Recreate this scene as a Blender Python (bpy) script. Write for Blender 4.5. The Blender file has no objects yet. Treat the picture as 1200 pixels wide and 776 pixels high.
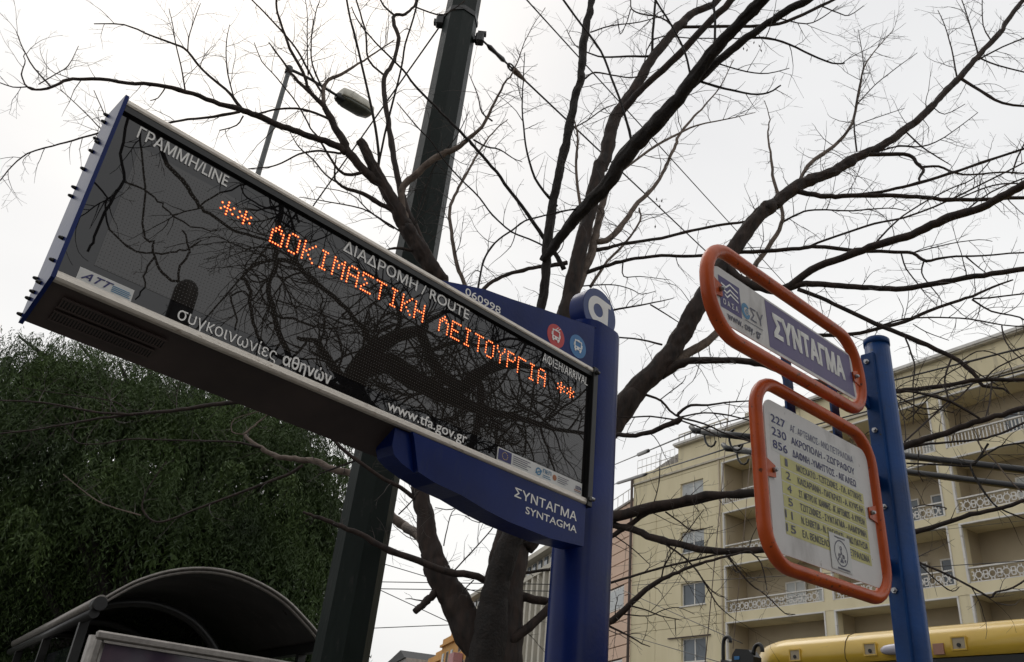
import bpy, bmesh, math, random
import numpy as np
from mathutils import Vector, Matrix
random.seed(7); rng = np.random.default_rng(7)
scene = bpy.context.scene
col = scene.collection

# ------------------------------------------------------------------ camera
f = 989.0
d_ = math.hypot(190, 1822); pitch = math.atan(f/d_); roll = math.atan2(190, 1822)
FW = np.array([0, math.cos(pitch), math.sin(pitch)])
_U0 = np.array([0, -math.sin(pitch), math.cos(pitch)]); _R0 = np.array([1., 0, 0])
ER = math.cos(roll)*_R0 + math.sin(roll)*_U0
EU = -math.sin(roll)*_R0 + math.cos(roll)*_U0
CAM = np.array([0, 0, 1.6])
cd = bpy.data.cameras.new('camera'); cam = bpy.data.objects.new('camera', cd); col.objects.link(cam)
cd.sensor_width = 36; cd.lens = f/1200*36; cd.clip_end = 3000; cd.clip_start = 0.05
cam.matrix_world = Matrix(((ER[0], EU[0], -FW[0], 0), (ER[1], EU[1], -FW[1], 0), (ER[2], EU[2], -FW[2], 1.6), (0, 0, 0, 1)))
scene.camera = cam
scene.render.resolution_x = 1024; scene.render.resolution_y = 662
# ------------------------------------------------------------------ light
scene.view_settings.view_transform = 'Standard'; scene.view_settings.look = 'None'
scene.view_settings.gamma = 1; scene.view_settings.exposure = 0.1
SUN_EL, SUN_AZ = math.radians(52), math.radians(-25)     # azimuth from +Y towards +X
world = bpy.data.worlds.new('World'); scene.world = world; world.use_nodes = True
wn = world.node_tree; wn.nodes.clear()
wo = wn.nodes.new('ShaderNodeOutputWorld'); bg = wn.nodes.new('ShaderNodeBackground')
sky = wn.nodes.new('ShaderNodeTexSky'); sky.sky_type = 'NISHITA'; sky.sun_disc = False
sky.sun_elevation = SUN_EL; sky.sun_rotation = SUN_AZ; sky.dust_density = 6; sky.air_density = 1.5
tc = wn.nodes.new('ShaderNodeTexCoord'); nz = wn.nodes.new('ShaderNodeTexNoise')
nz.inputs['Scale'].default_value = 1.6; nz.inputs['Detail'].default_value = 4; nz.inputs['Roughness'].default_value = .45
mp = wn.nodes.new('ShaderNodeMapping'); mp.inputs['Scale'].default_value = (1, 1, 2.2)
cr = wn.nodes.new('ShaderNodeValToRGB')
cr.color_ramp.elements[0].position = .34; cr.color_ramp.elements[0].color = (7.7, 7.74, 7.85, 1)
cr.color_ramp.elements[1].position = .7; cr.color_ramp.elements[1].color = (9.5, 9.45, 9.3, 1)
mx = wn.nodes.new('ShaderNodeMix'); mx.data_type = 'RGBA'; mx.inputs[0].default_value = .93
L = wn.links.new
L(tc.outputs['Generated'], mp.inputs[0]); L(mp.outputs[0], nz.inputs['Vector']); L(nz.outputs['Fac'], cr.inputs[0])
L(sky.outputs[0], mx.inputs[6]); L(cr.outputs[0], mx.inputs[7]); L(mx.outputs[2], bg.inputs[0])
bg.inputs[1].default_value = 0.1; L(bg.outputs[0], wo.inputs[0])
sd = bpy.data.lights.new('sun', 'SUN'); sd.energy = 0.5; sd.angle = math.radians(25); sd.color = (1, .96, .9)
so = bpy.data.objects.new('sun', sd); col.objects.link(so)
_sv = Vector((math.sin(SUN_AZ)*math.cos(SUN_EL), math.cos(SUN_AZ)*math.cos(SUN_EL), math.sin(SUN_EL)))
so.rotation_euler = _sv.to_track_quat('Z', 'Y').to_euler()

# ------------------------------------------------------------------ helpers
def ray(x, y):
    v = FW*f + ER*(x-600) - EU*(y-388); return v/np.linalg.norm(v)
def at(x, y, Y):
    r = ray(x, y); return CAM + r*(Y/r[1])
def onplane(x, y, P, n):
    r = ray(x, y); return CAM + r*((np.asarray(P)-CAM)@n)/(r@n)
def onz(x, y, z):
    r = ray(x, y); return CAM + r*((z-1.6)/r[2])
def pxm(P):            # metres per photo pixel at P
    return ((np.asarray(P)-CAM)@FW)/f

def mat(name, c, rough=.6, metal=0., amp=.15, scale=6., bump=0., bscale=40., spec=.5, coat=0., c2=None, detail=5., emit=None, estr=0, stretch=None, ior=1.5):
    m = bpy.data.materials.new(name); m.use_nodes = True; t = m.node_tree; b = t.nodes['Principled BSDF']
    b.inputs['Roughness'].default_value = rough; b.inputs['Metallic'].default_value = metal
    b.inputs['Specular IOR Level'].default_value = spec; b.inputs['IOR'].default_value = ior
    b.inputs['Coat Weight'].default_value = coat; b.inputs['Coat Roughness'].default_value = .08
    co = t.nodes.new('ShaderNodeTexCoord'); src = co.outputs['Object']
    if stretch:
        mm = t.nodes.new('ShaderNodeMapping'); mm.inputs['Scale'].default_value = stretch
        t.links.new(src, mm.inputs[0]); src = mm.outputs[0]
    n = t.nodes.new('ShaderNodeTexNoise'); n.inputs['Scale'].default_value = scale; n.inputs['Detail'].default_value = detail
    t.links.new(src, n.inputs['Vector'])
    r = t.nodes.new('ShaderNodeValToRGB'); r.color_ramp.elements[0].position = .3; r.color_ramp.elements[1].position = .7
    if c2 is None: a = [x*(1-amp) for x in c]; e = [min(1, x*(1+amp)) for x in c]
    else: a, e = c, c2
    r.color_ramp.elements[0].color = (*a, 1); r.color_ramp.elements[1].color = (*e, 1)
    t.links.new(n.outputs['Fac'], r.inputs[0]); t.links.new(r.outputs[0], b.inputs['Base Color'])
    if amp or c2:
        n3 = t.nodes.new('ShaderNodeMapRange'); n3.inputs[3].default_value = max(0, rough*.8); n3.inputs[4].default_value = min(1, rough*1.2)
        t.links.new(n.outputs['Fac'], n3.inputs[0]); t.links.new(n3.outputs[0], b.inputs['Roughness'])
    if bump:
        n2 = t.nodes.new('ShaderNodeTexNoise'); n2.inputs['Scale'].default_value = bscale; n2.inputs['Detail'].default_value = 6
        t.links.new(src, n2.inputs['Vector'])
        bm = t.nodes.new('ShaderNodeBump'); bm.inputs['Strength'].default_value = bump; bm.inputs['Distance'].default_value = .012
        t.links.new(n2.outputs['Fac'], bm.inputs['Height']); t.links.new(bm.outputs[0], b.inputs['Normal'])
    if emit:
        b.inputs['Emission Color'].default_value = (*emit, 1); b.inputs['Emission Strength'].default_value = estr
    return m

def tag(o, label=None, cat=None, group=None, kind=None):
    if label: o['label'] = label
    if cat: o['category'] = cat
    if group: o['group'] = group
    if kind: o['kind'] = kind
    return o
def root(name, P, label, cat, group=None, M=None):
    o = bpy.data.objects.new(name, None); o.empty_display_size = .2; col.objects.link(o)
    if M is None: o.location = tuple(P)
    else: o.matrix_world = M
    return tag(o, label, cat, group)
def frame(P, ex, ey, ez):
    return Matrix(((ex[0], ey[0], ez[0], P[0]), (ex[1], ey[1], ez[1], P[1]), (ex[2], ey[2], ez[2], P[2]), (0, 0, 0, 1)))

class MB:
    """collects geometry; world=True: coordinates are world ones, put relative to the parent at build time"""
    def __init__(s): s.v = []; s.f = []; s.m = []; s.mi = 0; s.smooth = False; s.sm = []
    def add(s, vs, fs, smooth=False):
        o = len(s.v); s.v += [tuple(map(float, p)) for p in vs]
        for q in fs: s.f.append(tuple(o+i for i in q)); s.m.append(s.mi); s.sm.append(smooth)
        return s
    def box(s, x0, x1, y0, y1, z0, z1, bev=0):
        if bev:
            b = bev; rings = []
            for (zz, k) in ((z0, b), (z0+b, 0), (z1-b, 0), (z1, b)):
                rings.append([(x0+k, y0+b, zz) if 1 else 0, (x0+b, y0+k, zz), (x1-b, y0+k, zz), (x1-k, y0+b, zz), (x1-k, y1-b, zz), (x1-b, y1-k, zz), (x0+b, y1-k, zz), (x0+k, y1-b, zz)])
            vs = sum(rings, []); fs = [tuple(range(7, -1, -1)), tuple(range(24, 32))]
            for r in range(3):
                for i in range(8): j = (i+1) % 8; fs.append((r*8+i, r*8+j, r*8+8+j, r*8+8+i))
            return s.add(vs, fs)
        vs = [(x0, y0, z0), (x1, y0, z0), (x1, y1, z0), (x0, y1, z0), (x0, y0, z1), (x1, y0, z1), (x1, y1, z1), (x0, y1, z1)]
        return s.add(vs, [(3, 2, 1, 0), (4, 5, 6, 7), (0, 1, 5, 4), (1, 2, 6, 5), (2, 3, 7, 6), (3, 0, 4, 7)])
    def prism(s, poly, fn, d0, d1, smooth=False):
        """poly: list of 2-D points; fn(a,b,d)->xyz"""
        n = len(poly); vs = [fn(a, b, d0) for a, b in poly]+[fn(a, b, d1) for a, b in poly]
        s.add(vs, [tuple(range(n-1, -1, -1)), tuple(range(n, 2*n))])
        s.add(vs, [(i, (i+1) % n, n+(i+1) % n, n+i) for i in range(n)], smooth); return s
    def tube(s, path, rad, k=8, closed=False, caps=True, jit=0):
        P = [np.array(p, float) for p in path]; n = len(P)
        R = list(rad) if hasattr(rad, '__len__') else [rad]*n
        T = []
        for i in range(n):
            a = P[(i-1) % n] if (closed or i) else P[0]; b = P[(i+1) % n] if (closed or i < n-1) else P[-1]
            t = b-a; T.append(t/(np.linalg.norm(t)+1e-12))
        u = np.cross(T[0], [0, 0, 1.]);
        if np.linalg.norm(u) < 1e-3: u = np.cross(T[0], [1., 0, 0])
        u /= np.linalg.norm(u); vs = []
        for i in range(n):
            u = u-T[i]*(u@T[i]); u /= np.linalg.norm(u)+1e-12; w = np.cross(T[i], u)
            for j in range(k):
                a = 2*math.pi*j/k; r = R[i]*(1+(random.uniform(-jit, jit) if jit else 0))
                vs.append(P[i]+r*(math.cos(a)*u+math.sin(a)*w))
        fs = []
        for i in range(n if closed else n-1):
            for j in range(k):
                a = i*k+j; b = i*k+(j+1) % k; c = ((i+1) % n)*k; fs.append((a, b, c+(j+1) % k, c+j))
        s.add(vs, fs, k > 5)
        if caps and not closed: s.f += [tuple(len(s.v)-n*k+i for i in range(k-1, -1, -1)), tuple(len(s.v)-k+i for i in range(k))]; s.m += [s.mi]*2; s.sm += [False]*2
        return s
    def disc(s, c, ex, ey, r, n=16, r0=0):
        c, ex, ey = map(lambda q: np.array(q, float), (c, ex, ey))
        ring = lambda rr: [c+rr*(math.cos(2*math.pi*i/n)*ex+math.sin(2*math.pi*i/n)*ey) for i in range(n)]
        if r0: s.add(ring(r)+ring(r0), [(i, (i+1) % n, n+(i+1) % n, n+i) for i in range(n)])
        else: s.add(ring(r), [tuple(range(n))])
        return s
    def mesh(s, name, mats, off=(0, 0, 0)):
        me = bpy.data.meshes.new(name); off = np.array(off, float)
        v = np.array(s.v, float)-off
        me.from_pydata(v.tolist(), [], s.f)
        for m in (mats if isinstance(mats, (list, tuple)) else [mats]): me.materials.append(m)
        me.polygons.foreach_set('material_index', s.m); me.polygons.foreach_set('use_smooth', s.sm)
        me.update(); return me
    def build(s, name, mats, parent=None, off=None, **kw):
        """off: world position subtracted from the coordinates (world-coordinate geometry)"""
        if off is None:
            off = (0, 0, 0)
        elif isinstance(off, str):     # 'w'
            p = parent
            off = (0, 0, 0)
            if p is not None:
                off = tuple(p.matrix_world.translation) if p.parent is None else tuple(rootloc(p))
        o = bpy.data.objects.new(name, s.mesh(name, mats, off)); col.objects.link(o)
        if parent: o.parent = parent
        return tag(o, **kw)
def rootloc(o):
    while o.parent: o = o.parent
    return o.location
def inst(me, name, parent, loc=(0, 0, 0), rz=0, **kw):
    o = bpy.data.objects.new(name, me); col.objects.link(o); o.parent = parent; o.location = tuple(loc); o.rotation_euler = (0, 0, rz)
    return tag(o, **kw)
def smooth_path(P, R, sub=3):
    P = [np.array(p, float) for p in P]; n = len(P)
    if n < 3 or sub < 2: return P, list(R)
    Q = []; S = []
    for i in range(n-1):
        p0 = P[max(i-1, 0)]; p1 = P[i]; p2 = P[i+1]; p3 = P[min(i+2, n-1)]
        for k in range(sub):
            t = k/sub
            Q.append(.5*((2*p1)+(-p0+p2)*t+(2*p0-5*p1+4*p2-p3)*t*t+(-p0+3*p1-3*p2+p3)*t**3)); S.append(R[i]*(1-t)+R[i+1]*t)
    Q.append(P[-1]); S.append(R[-1]); return Q, S
def rrect(w, h, r, n=6, cx=0, cy=0):
    o = []
    for sx, sy, a0 in ((1, 1, 0), (-1, 1, 90), (-1, -1, 180), (1, -1, 270)):
        for i in range(n+1):
            a = math.radians(a0+90*i/n); o.append((cx+sx*(w/2-r)+r*math.cos(a), cy+sy*(h/2-r)+r*math.sin(a)))
    return o
from mathutils.geometry import delaunay_2d_cdt
_GC = {}
def glyph_mesh(s, shear):
    """flat triangulated text; every outline is filled on its own so that overlapping strokes stay solid"""
    if (s, shear) in _GC: return _GC[(s, shear)]
    c = bpy.data.curves.new('t', 'FONT'); c.body = s; c.size = 1; c.shear = shear; c.resolution_u = 4; c.fill_mode = 'NONE'
    o = bpy.data.objects.new('tmp', c); col.objects.link(o)
    dg = bpy.context.evaluated_depsgraph_get(); me = bpy.data.meshes.new_from_object(o.evaluated_get(dg))
    bpy.data.objects.remove(o); bpy.data.curves.remove(c)
    V = np.array([(v.co.x, v.co.y) for v in me.vertices]); adj = {}
    for ed in me.edges:
        i, j = ed.vertices; adj.setdefault(i, []).append(j); adj.setdefault(j, []).append(i)
    bpy.data.meshes.remove(me); seen = set(); A_, B_ = [], []
    for i in sorted(adj):
        if i in seen: continue
        st = [i]; comp = []
        while st:
            k = st.pop()
            if k in seen: continue
            seen.add(k); comp.append(k); st += adj[k]
        comp.sort(); A_ += comp; B_ += comp[1:]+comp[:1]
    r = delaunay_2d_cdt([Vector(p) for p in V], list(zip(A_, B_)), [], 0, 1e-5)
    P = np.array([(p.x, p.y) for p in r[0]]); T_ = np.array([t for t in r[2] if len(t) == 3])
    c = P[T_].mean(1); a, b_ = V[A_], V[B_]; w = np.zeros(len(c), int)
    for s0, s1 in zip(a, b_):
        up = (s0[1] <= c[:, 1]) & (s1[1] > c[:, 1]); dn_ = (s0[1] > c[:, 1]) & (s1[1] <= c[:, 1])
        side = (s1[0]-s0[0])*(c[:, 1]-s0[1])-(c[:, 0]-s0[0])*(s1[1]-s0[1])
        w += (up & (side > 0)).astype(int)-(dn_ & (side < 0)).astype(int)
    K = T_[w != 0]; q = P[K]; ar = np.cross(q[:, 1]-q[:, 0], q[:, 2]-q[:, 0]); K[ar < 0] = K[ar < 0][:, ::-1]
    used = np.unique(K); mp_ = -np.ones(len(P), int); mp_[used] = np.arange(len(used))
    P = P[used]; _GC[(s, shear)] = (np.column_stack([P, np.zeros(len(P))]), [tuple(int(x) for x in t) for t in mp_[K]]); return _GC[(s, shear)]
def text(s, name, parent, ex, ez, en, org, x, z, h, w, m, bold=0., depth=.0006, label=None, shear=0):
    """flat lettering: s from (x,z) baseline-left, cap height h, width w, in the frame org+x*ex+z*ez, raised along en"""
    co, tris = glyph_mesh(s, shear)
    x0, x1 = co[:, 0].min(), co[:, 0].max(); cap = .70
    X = x+(co[:, 0]-x0)/(x1-x0)*w; Zc = z+co[:, 1]/cap*h
    ex, ez, en = (np.array(q_, float) for q_ in (ex, ez, en))
    P = np.array(org)[None]+X[:, None]*ex+Zc[:, None]*ez+en*(depth+co[:, 2]*.00003)[:, None]
    offs = [(0, 0)]
    if bold:
        r_ = (-1, 1) if bold < .03 else (-1, 0, 1); offs = [(i_, j_) for i_ in r_ for j_ in r_]
    b_ = bold*h/cap*.5; k = MB()
    for n_, (i_, j_) in enumerate(offs):
        k.add(P+ex*i_*b_+ez*j_*b_+en*.0001*n_, tris)
    return k.build(name, m, parent, label=label)

# ------------------------------------------------------------------ materials
M = {}
M['blue'] = mat('blue_paint', (.002, .014, .108), .3, amp=.3, scale=3, spec=.2, bump=.05, bscale=60)
M['blue_post'] = mat('post_blue_paint', (.003, .042, .165), .4, amp=.35, scale=7, spec=.25, bump=.12, bscale=50, c2=None)
M['blue_face'] = mat('emblem_blue', (.02, .045, .17), .4, amp=.1)
M['alu'] = mat('brushed_aluminium', (.66, .61, .54), .4, .45, amp=.12, scale=30, stretch=(1, 1, 12), bump=.05)
M['soffit'] = mat('cabinet_sheet_metal', (.045, .032, .029), .45, .1, amp=.3, scale=5)
M['alu_d'] = mat('weathered_aluminium', (.28, .26, .24), .42, .7, amp=.2, scale=20)
M['black'] = mat('black_plastic', (.01, .01, .01), .4, amp=.2)
M['glass_black'] = mat('dark_display_glass', (.009, .0085, .009), .025, amp=0, spec=.5, ior=1.62)
M['matrix'] = mat('led_matrix_board', (.022, .019, .0165), .02, amp=0, ior=1.7)
for k in ('glass_black', 'matrix'):
    M[k].node_tree.nodes['Principled BSDF'].inputs['Roughness'].default_value = .008
M['led_off'] = mat('unlit_led_lens', (.05, .047, .042), .3, amp=0)
M['led_core'] = mat('lit_led_core', (.3, .1, .02), .5, amp=0, emit=(1, .32, .085), estr=2.6)
M['led_halo'] = mat('lit_led_halo', (.2, .02, .01), .5, amp=0, emit=(1, .05, .008), estr=.7)  # dim emissive disc stands in for the red glow around each LED
M['print'] = mat('white_lettering', (.82, .81, .78), .5, amp=.06)
M['print_w'] = mat('white_vinyl', (.62, .62, .6), .5, amp=.1, scale=9)
M['navy'] = mat('navy_ink', (.02, .02, .13), .5, amp=.1)
M['cyan'] = mat('cyan_ink', (.05, .2, .36), .5, amp=.1)
M['red'] = mat('red_vinyl', (.5, .03, .03), .4, amp=.08)
M['bus_blue'] = mat('light_blue_vinyl', (.03, .17, .4), .4, amp=.08)
M['yellow_ink'] = mat('yellow_ink', (.7, .5, .05), .5, amp=.1)
M['brown_ink'] = mat('brown_ink', (.35, .12, .04), .5, amp=.1)
M['grey_ink'] = mat('grey_ink', (.12, .12, .16), .6, amp=.1)
M['orange'] = mat('orange_powder_coat', (.40, .058, .008), .36, c2=(.56, .095, .014), amp=1, scale=9, bump=.1, bscale=35, spec=.35)
M['plate'] = mat('white_sign_plate', (.58, .565, .55), .42, c2=(.71, .69, .67), amp=1, scale=5, bump=.04, detail=8)
M['purple'] = mat('purple_vinyl', (.07, .05, .16), .45, c2=(.11, .08, .21), amp=1, scale=12)
M['purple_d'] = mat('deep_purple_vinyl', (.05, .035, .15), .45, amp=.1)
M['yellow_strip'] = mat('pale_yellow_sticker', (.55, .52, .2), .5, amp=.12, scale=14)
M['bolt'] = mat('zinc_bolt', (.35, .35, .36), .35, .9, amp=.15, scale=60)
M['pole_green'] = mat('dark_green_pole_paint', (.0045, .0085, .007), .45, c2=(.009, .015, .0125), amp=1, scale=5, bump=.2, bscale=30, stretch=(1, 1, .25), spec=.14)
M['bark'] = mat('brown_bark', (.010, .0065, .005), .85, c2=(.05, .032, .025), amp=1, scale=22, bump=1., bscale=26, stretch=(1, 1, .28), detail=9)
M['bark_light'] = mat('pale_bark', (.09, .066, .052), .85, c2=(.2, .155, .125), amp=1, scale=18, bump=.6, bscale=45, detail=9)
M['bark_dark'] = mat('dark_bark', (.008, .006, .005), .8, c2=(.022, .016, .013), amp=1, scale=24, bump=.7, bscale=60, detail=9)  # near-black mottled brown tone
M['twig'] = mat('twig_bark', (.035, .029, .027), .85, c2=(.09, .075, .068), amp=1, scale=12)
M['leaf'] = mat('dark_green_leaf', (.010, .022, .005), .6, c2=(.056, .096, .02), amp=1, scale=.9, spec=.3, detail=6)
M['leaf_b'] = mat('bright_green_leaf', (.03, .055, .012), .6, c2=(.07, .11, .025), amp=1, scale=3, spec=.3)
M['wire'] = mat('black_cable', (.012, .012, .013), .5, amp=.2)
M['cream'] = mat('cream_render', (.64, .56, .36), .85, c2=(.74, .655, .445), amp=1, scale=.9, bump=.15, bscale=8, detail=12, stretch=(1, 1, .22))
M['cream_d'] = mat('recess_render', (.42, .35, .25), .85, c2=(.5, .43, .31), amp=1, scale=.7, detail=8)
M['white_trim'] = mat('white_trim_paint', (.66, .64, .6), .6, amp=.12, scale=2)
M['ledge'] = mat('pale_cornice', (.5, .46, .38), .8, amp=.15, scale=2)
M['pane'] = mat('window_glass', (.10, .12, .14), .06, amp=.3, scale=.8)
M['curtain'] = mat('white_shutter', (.5, .52, .52), .6, amp=.12, scale=3)
M['pinkw'] = mat('salmon_cladding', (.60, .42, .31), .8, c2=(.68, .49, .37), amp=1, scale=.5)
M['joint'] = mat('dark_joint', (.07, .05, .045), .9, amp=.1)
M['roofgrey'] = mat('grey_roofing', (.3, .28, .26), .9, amp=.2, scale=2)
M['whiteb'] = mat('off_white_stone', (.48, .45, .38), .8, amp=.12, scale=.8)
M['orangeb'] = mat('orange_render', (.50, .25, .065), .85, c2=(.6, .33, .10), amp=1, scale=.3)
M['busyellow'] = mat('bus_yellow_paint', (.66, .42, .045), .3, c2=(.74, .49, .06), amp=1, scale=2, coat=.3)
M['busglass'] = mat('tinted_bus_glass', (.01, .012, .014), .06, amp=0)
M['lampw'] = mat('white_lamp_lens', (.6, .58, .66), .25, amp=.05)
M['lamp_shell'] = mat('grey_lamp_shell', (.5, .48, .41), .5, amp=.15, scale=8)
M['lamp_glass'] = mat('dirty_lamp_glass', (.07, .072, .055), .25, amp=.2, scale=12)
M['lamp_pole'] = mat('weathered_lamp_pole', (.055, .06, .06), .6, c2=(.085, .09, .09), amp=1, scale=14)
M['shroof'] = mat('shelter_roof_sheet', (.02, .019, .018), .3, c2=(.035, .032, .03), amp=1, scale=3)
M['poster'] = mat('dark_poster', (.015, .011, .03), .12, c2=(.07, .04, .06), amp=1, scale=5, detail=3)
M['asphalt'] = mat('asphalt', (.045, .045, .047), .9, amp=.25, scale=30, bump=.4)
M['pave'] = mat('pavement_slab', (.12, .115, .105), .85, amp=.2, scale=4, bump=.2)
M['kerb'] = mat('kerb_stone', (.22, .21, .2), .85, amp=.15)
M['earth'] = mat('city_ground', (.10, .095, .085), .95, amp=.2, scale=.2)
M['tyre'] = mat('tyre_rubber', (.015, .015, .015), .9, amp=.2)
M['pod'] = mat('dry_seed_pod', (.05, .03, .02), .8, amp=.3)

def wear(m, c, scale=35., lo=.66, hi=.7, stretch=(1, 1, 1), rough=.85):
    """chips, grime spots and scratches with a shape of their own"""
    t = m.node_tree; b = t.nodes['Principled BSDF']; base = b.inputs['Base Color'].links[0].from_socket
    co = t.nodes.new('ShaderNodeTexCoord'); mp_ = t.nodes.new('ShaderNodeMapping'); mp_.inputs['Scale'].default_value = stretch
    n = t.nodes.new('ShaderNodeTexNoise'); n.inputs['Scale'].default_value = scale; n.inputs['Detail'].default_value = 7; n.inputs['Roughness'].default_value = .62
    r = t.nodes.new('ShaderNodeMapRange'); r.inputs[1].default_value = lo; r.inputs[2].default_value = hi
    x = t.nodes.new('ShaderNodeMix'); x.data_type = 'RGBA'; x.inputs[7].default_value = (*c, 1)
    t.links.new(co.outputs['Object'], mp_.inputs[0]); t.links.new(mp_.outputs[0], n.inputs['Vector']); t.links.new(n.outputs['Fac'], r.inputs[0])
    t.links.new(r.outputs[0], x.inputs[0]); t.links.new(base, x.inputs[6]); t.links.new(x.outputs[2], b.inputs['Base Color'])
wear(M['orange'], (.09, .03, .015), 55, .63, .68); wear(M['orange'], (.5, .2, .09), 18, .64, .8, (1, 1, .4))
wear(M['blue_post'], (.03, .035, .04), 45, .65, .7); wear(M['blue_post'], (.05, .09, .16), 14, .62, .8, (1, 1, .25))
wear(M['blue'], (.02, .03, .07), 12, .6, .8, (1, 1, .3)); wear(M['plate'], (.25, .23, .2), 40, .66, .72); wear(M['plate'], (.38, .36, .34), 7, .55, .75, (1, 1, .5))
wear(M['cream'], (.40, .35, .25), 1.1, .58, .75, (1, 1, .12)); wear(M['ledge'], (.25, .23, .19), 2.5, .55, .7, (1, 1, .3))
wear(M['busyellow'], (.35, .24, .06), 9, .62, .75, (1, .3, 1)); wear(M['alu'], (.3, .24, .18), 30, .62, .7, (.3, 1, 1)); wear(M['white_trim'], (.4, .37, .32), 4, .6, .72)
wear(M['pole_green'], (.02, .022, .02), 16, .6, .7, (1, 1, .3)); wear(M['shroof'], (.055, .05, .045), 5, .55, .75)
wear(M['purple'], (.16, .14, .22), 50, .62, .7)

# ------------------------------------------------------------------ setting: street
S = np.array([-.5349, .8449, 0]); S /= np.linalg.norm(S); Tt = np.array([S[1], -S[0], 0]); Z = np.array([0, 0, 1.])
STREET = frame((0, 0, 0), Tt, S, Z)
def sframe_obj(mb, name, m, **kw):
    o = mb.build(name, m, **kw); o.matrix_world = STREET; return o
sframe_obj(MB().box(-900, 900, -900, 900, -.5, -.13), 'ground', M['earth'], kind='structure')
sframe_obj(MB().box(4.56, 23.9, -300, 300, -.3, -.12), 'road', M['asphalt'], kind='structure')
pv = MB().box(-30, 4.4, -60, 120, -.3, -.012); sframe_obj(pv, 'pavement', M['pave'], kind='structure')
sframe_obj(MB().box(24.06, 34.9, -60, 200, -.3, -.012), 'pavement', M['pave'], kind='structure')
sframe_obj(MB().box(4.402, 4.56, -60, 120, -.3, 0, .01), 'kerb', M['kerb'], kind='structure')
sframe_obj(MB().box(23.9, 24.058, -60, 200, -.3, 0, .01), 'kerb', M['kerb'], kind='structure')
lm = MB()
for i in range(-20, 40): lm.box(14.15, 14.27, i*6, i*6+3, -.119, -.114)
sframe_obj(lm, 'lane_marking', M['white_trim'], kind='structure')

# ------------------------------------------------------------------ cream apartment building
BH = -S; BN = np.array([BH[1], -BH[0], 0])     # along the facade to the right; towards the street
BP = at(742, 600, 52.0); BP[2] = 0
BM = frame(BP, BH, -BN, Z)
b = root('apartment_building', BP, 'cream apartment block with recessed balconies and white lattice railings behind the blue sign post', 'building', M=BM)
UL = [0, 2.1, 7.4]; OPEN = [(7.4, 13.55), (14.05, 20.05), (20.55, 26.55), (27.05, 33.05)]; UE = 33.6
TH = .3
def wall_hole(u0, u1, z0, z1, hole=None, y0=0, y1=TH):
    m = MB(); g = .012
    u0 += g; u1 -= g; z0 += g; z1 -= g
    if not hole: return m.box(u0, u1, y0, y1, z0, z1)
    a, c, e, h = hole
    m.box(u0, a, y0, y1, z0, z1); m.box(c, u1, y0, y1, z0, z1); m.box(a, c, y0, y1, z0, e); m.box(a, c, y0, y1, h, z1); return m
FL = [(-5.05+2.95*k) for k in range(-0, 8)]
core = MB()
core.box(.02, 7.38, TH+.001, 12, -.1, 19.6); core.box(7.4, UE, 1.75, 12, -.1, 19.6)
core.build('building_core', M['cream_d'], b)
def window(u0, u1, z0, z1, shut, y=.14, sill=True):
    fr = MB(); t = .07
    fr.box(u0, u1, y, y+.08, z0, z0+t); fr.box(u0, u1, y, y+.08, z1-t, z1)
    um = (u0+u1)/2
    for a in (u0, um-t/2, u1-t): fr.box(a, a+t, y-.003, y+.083, z0+t, z1-t)
    if sill: fr.box(u0-.08, u1+.08, -.07, y-.004, z0-.06, z0-.004)
    w = fr.build('window', M['white_trim'], b)
    for i, (a, c) in enumerate(((u0+t, um-t/2), (um+t/2, u1-t))):
        MB().box(a, c, y+.03, y+.05, z0+t, z1-t).build('pane', M['pane'], w)
    if shut:
        sh = MB(); n = int((z1-z0)*shut/.085)
        for i in range(n): sh.box(u0+t, u1-t, y-.0, y+.028, z1-t-.085*(i+1)+.012, z1-t-.085*i)
        sh.build('shutter', M['curtain'], w)
shut_for = {17.2: .95, 14.3: .5, 11.4: .0, 8.45: 0}
# lattice railing cell (shared mesh)
cw = .56; rc = MB(); t = .035
def bar2(m, a, c, w=.042, y0=.03, y1=.075):
    a = np.array(a, float); c = np.array(c, float); d = c-a; l = np.linalg.norm(d); d /= l; n = np.array([-d[1], d[0]])*w/2
    m.prism([tuple(a+n), tuple(a-n), tuple(c-n), tuple(c+n)], lambda p, q, r: (p, r, q), y0, y1)
q = .15
hexa = [(cw/2+q*math.cos(math.radians(45*i+22.5)), .27+q*math.sin(math.radians(45*i+22.5))) for i in range(8)]
for i in range(8): bar2(rc, hexa[i], hexa[(i+1) % 8])
for sx in (-1, 1): bar2(rc, (cw/2+sx*q, .27), (cw/2+sx*cw/2, .27), y0=.033, y1=.072)
for sx in (-1, 1):
    bar2(rc, (cw/2+sx*.06, .27+q), (cw/2+sx*.06, .5), y0=.033, y1=.072); bar2(rc, (cw/2+sx*.06, .04), (cw/2+sx*.06, .27-q), y0=.033, y1=.072)
    bar2(rc, (cw/2+sx*.2, .12), (cw/2+sx*.2, .42), y0=.035, y1=.07)
    bar2(rc, (cw/2+sx*.2, .12), (cw/2+sx*cw/2, .12), y0=.036, y1=.069); bar2(rc, (cw/2+sx*.2, .42), (cw/2+sx*cw/2, .42), y0=.036, y1=.069)
cell_me = rc.mesh('railing_panel', M['white_trim'])
bb = MB().box(.0, .05, .03, .06, .04, .56).mesh('baluster', M['white_trim'])
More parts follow.
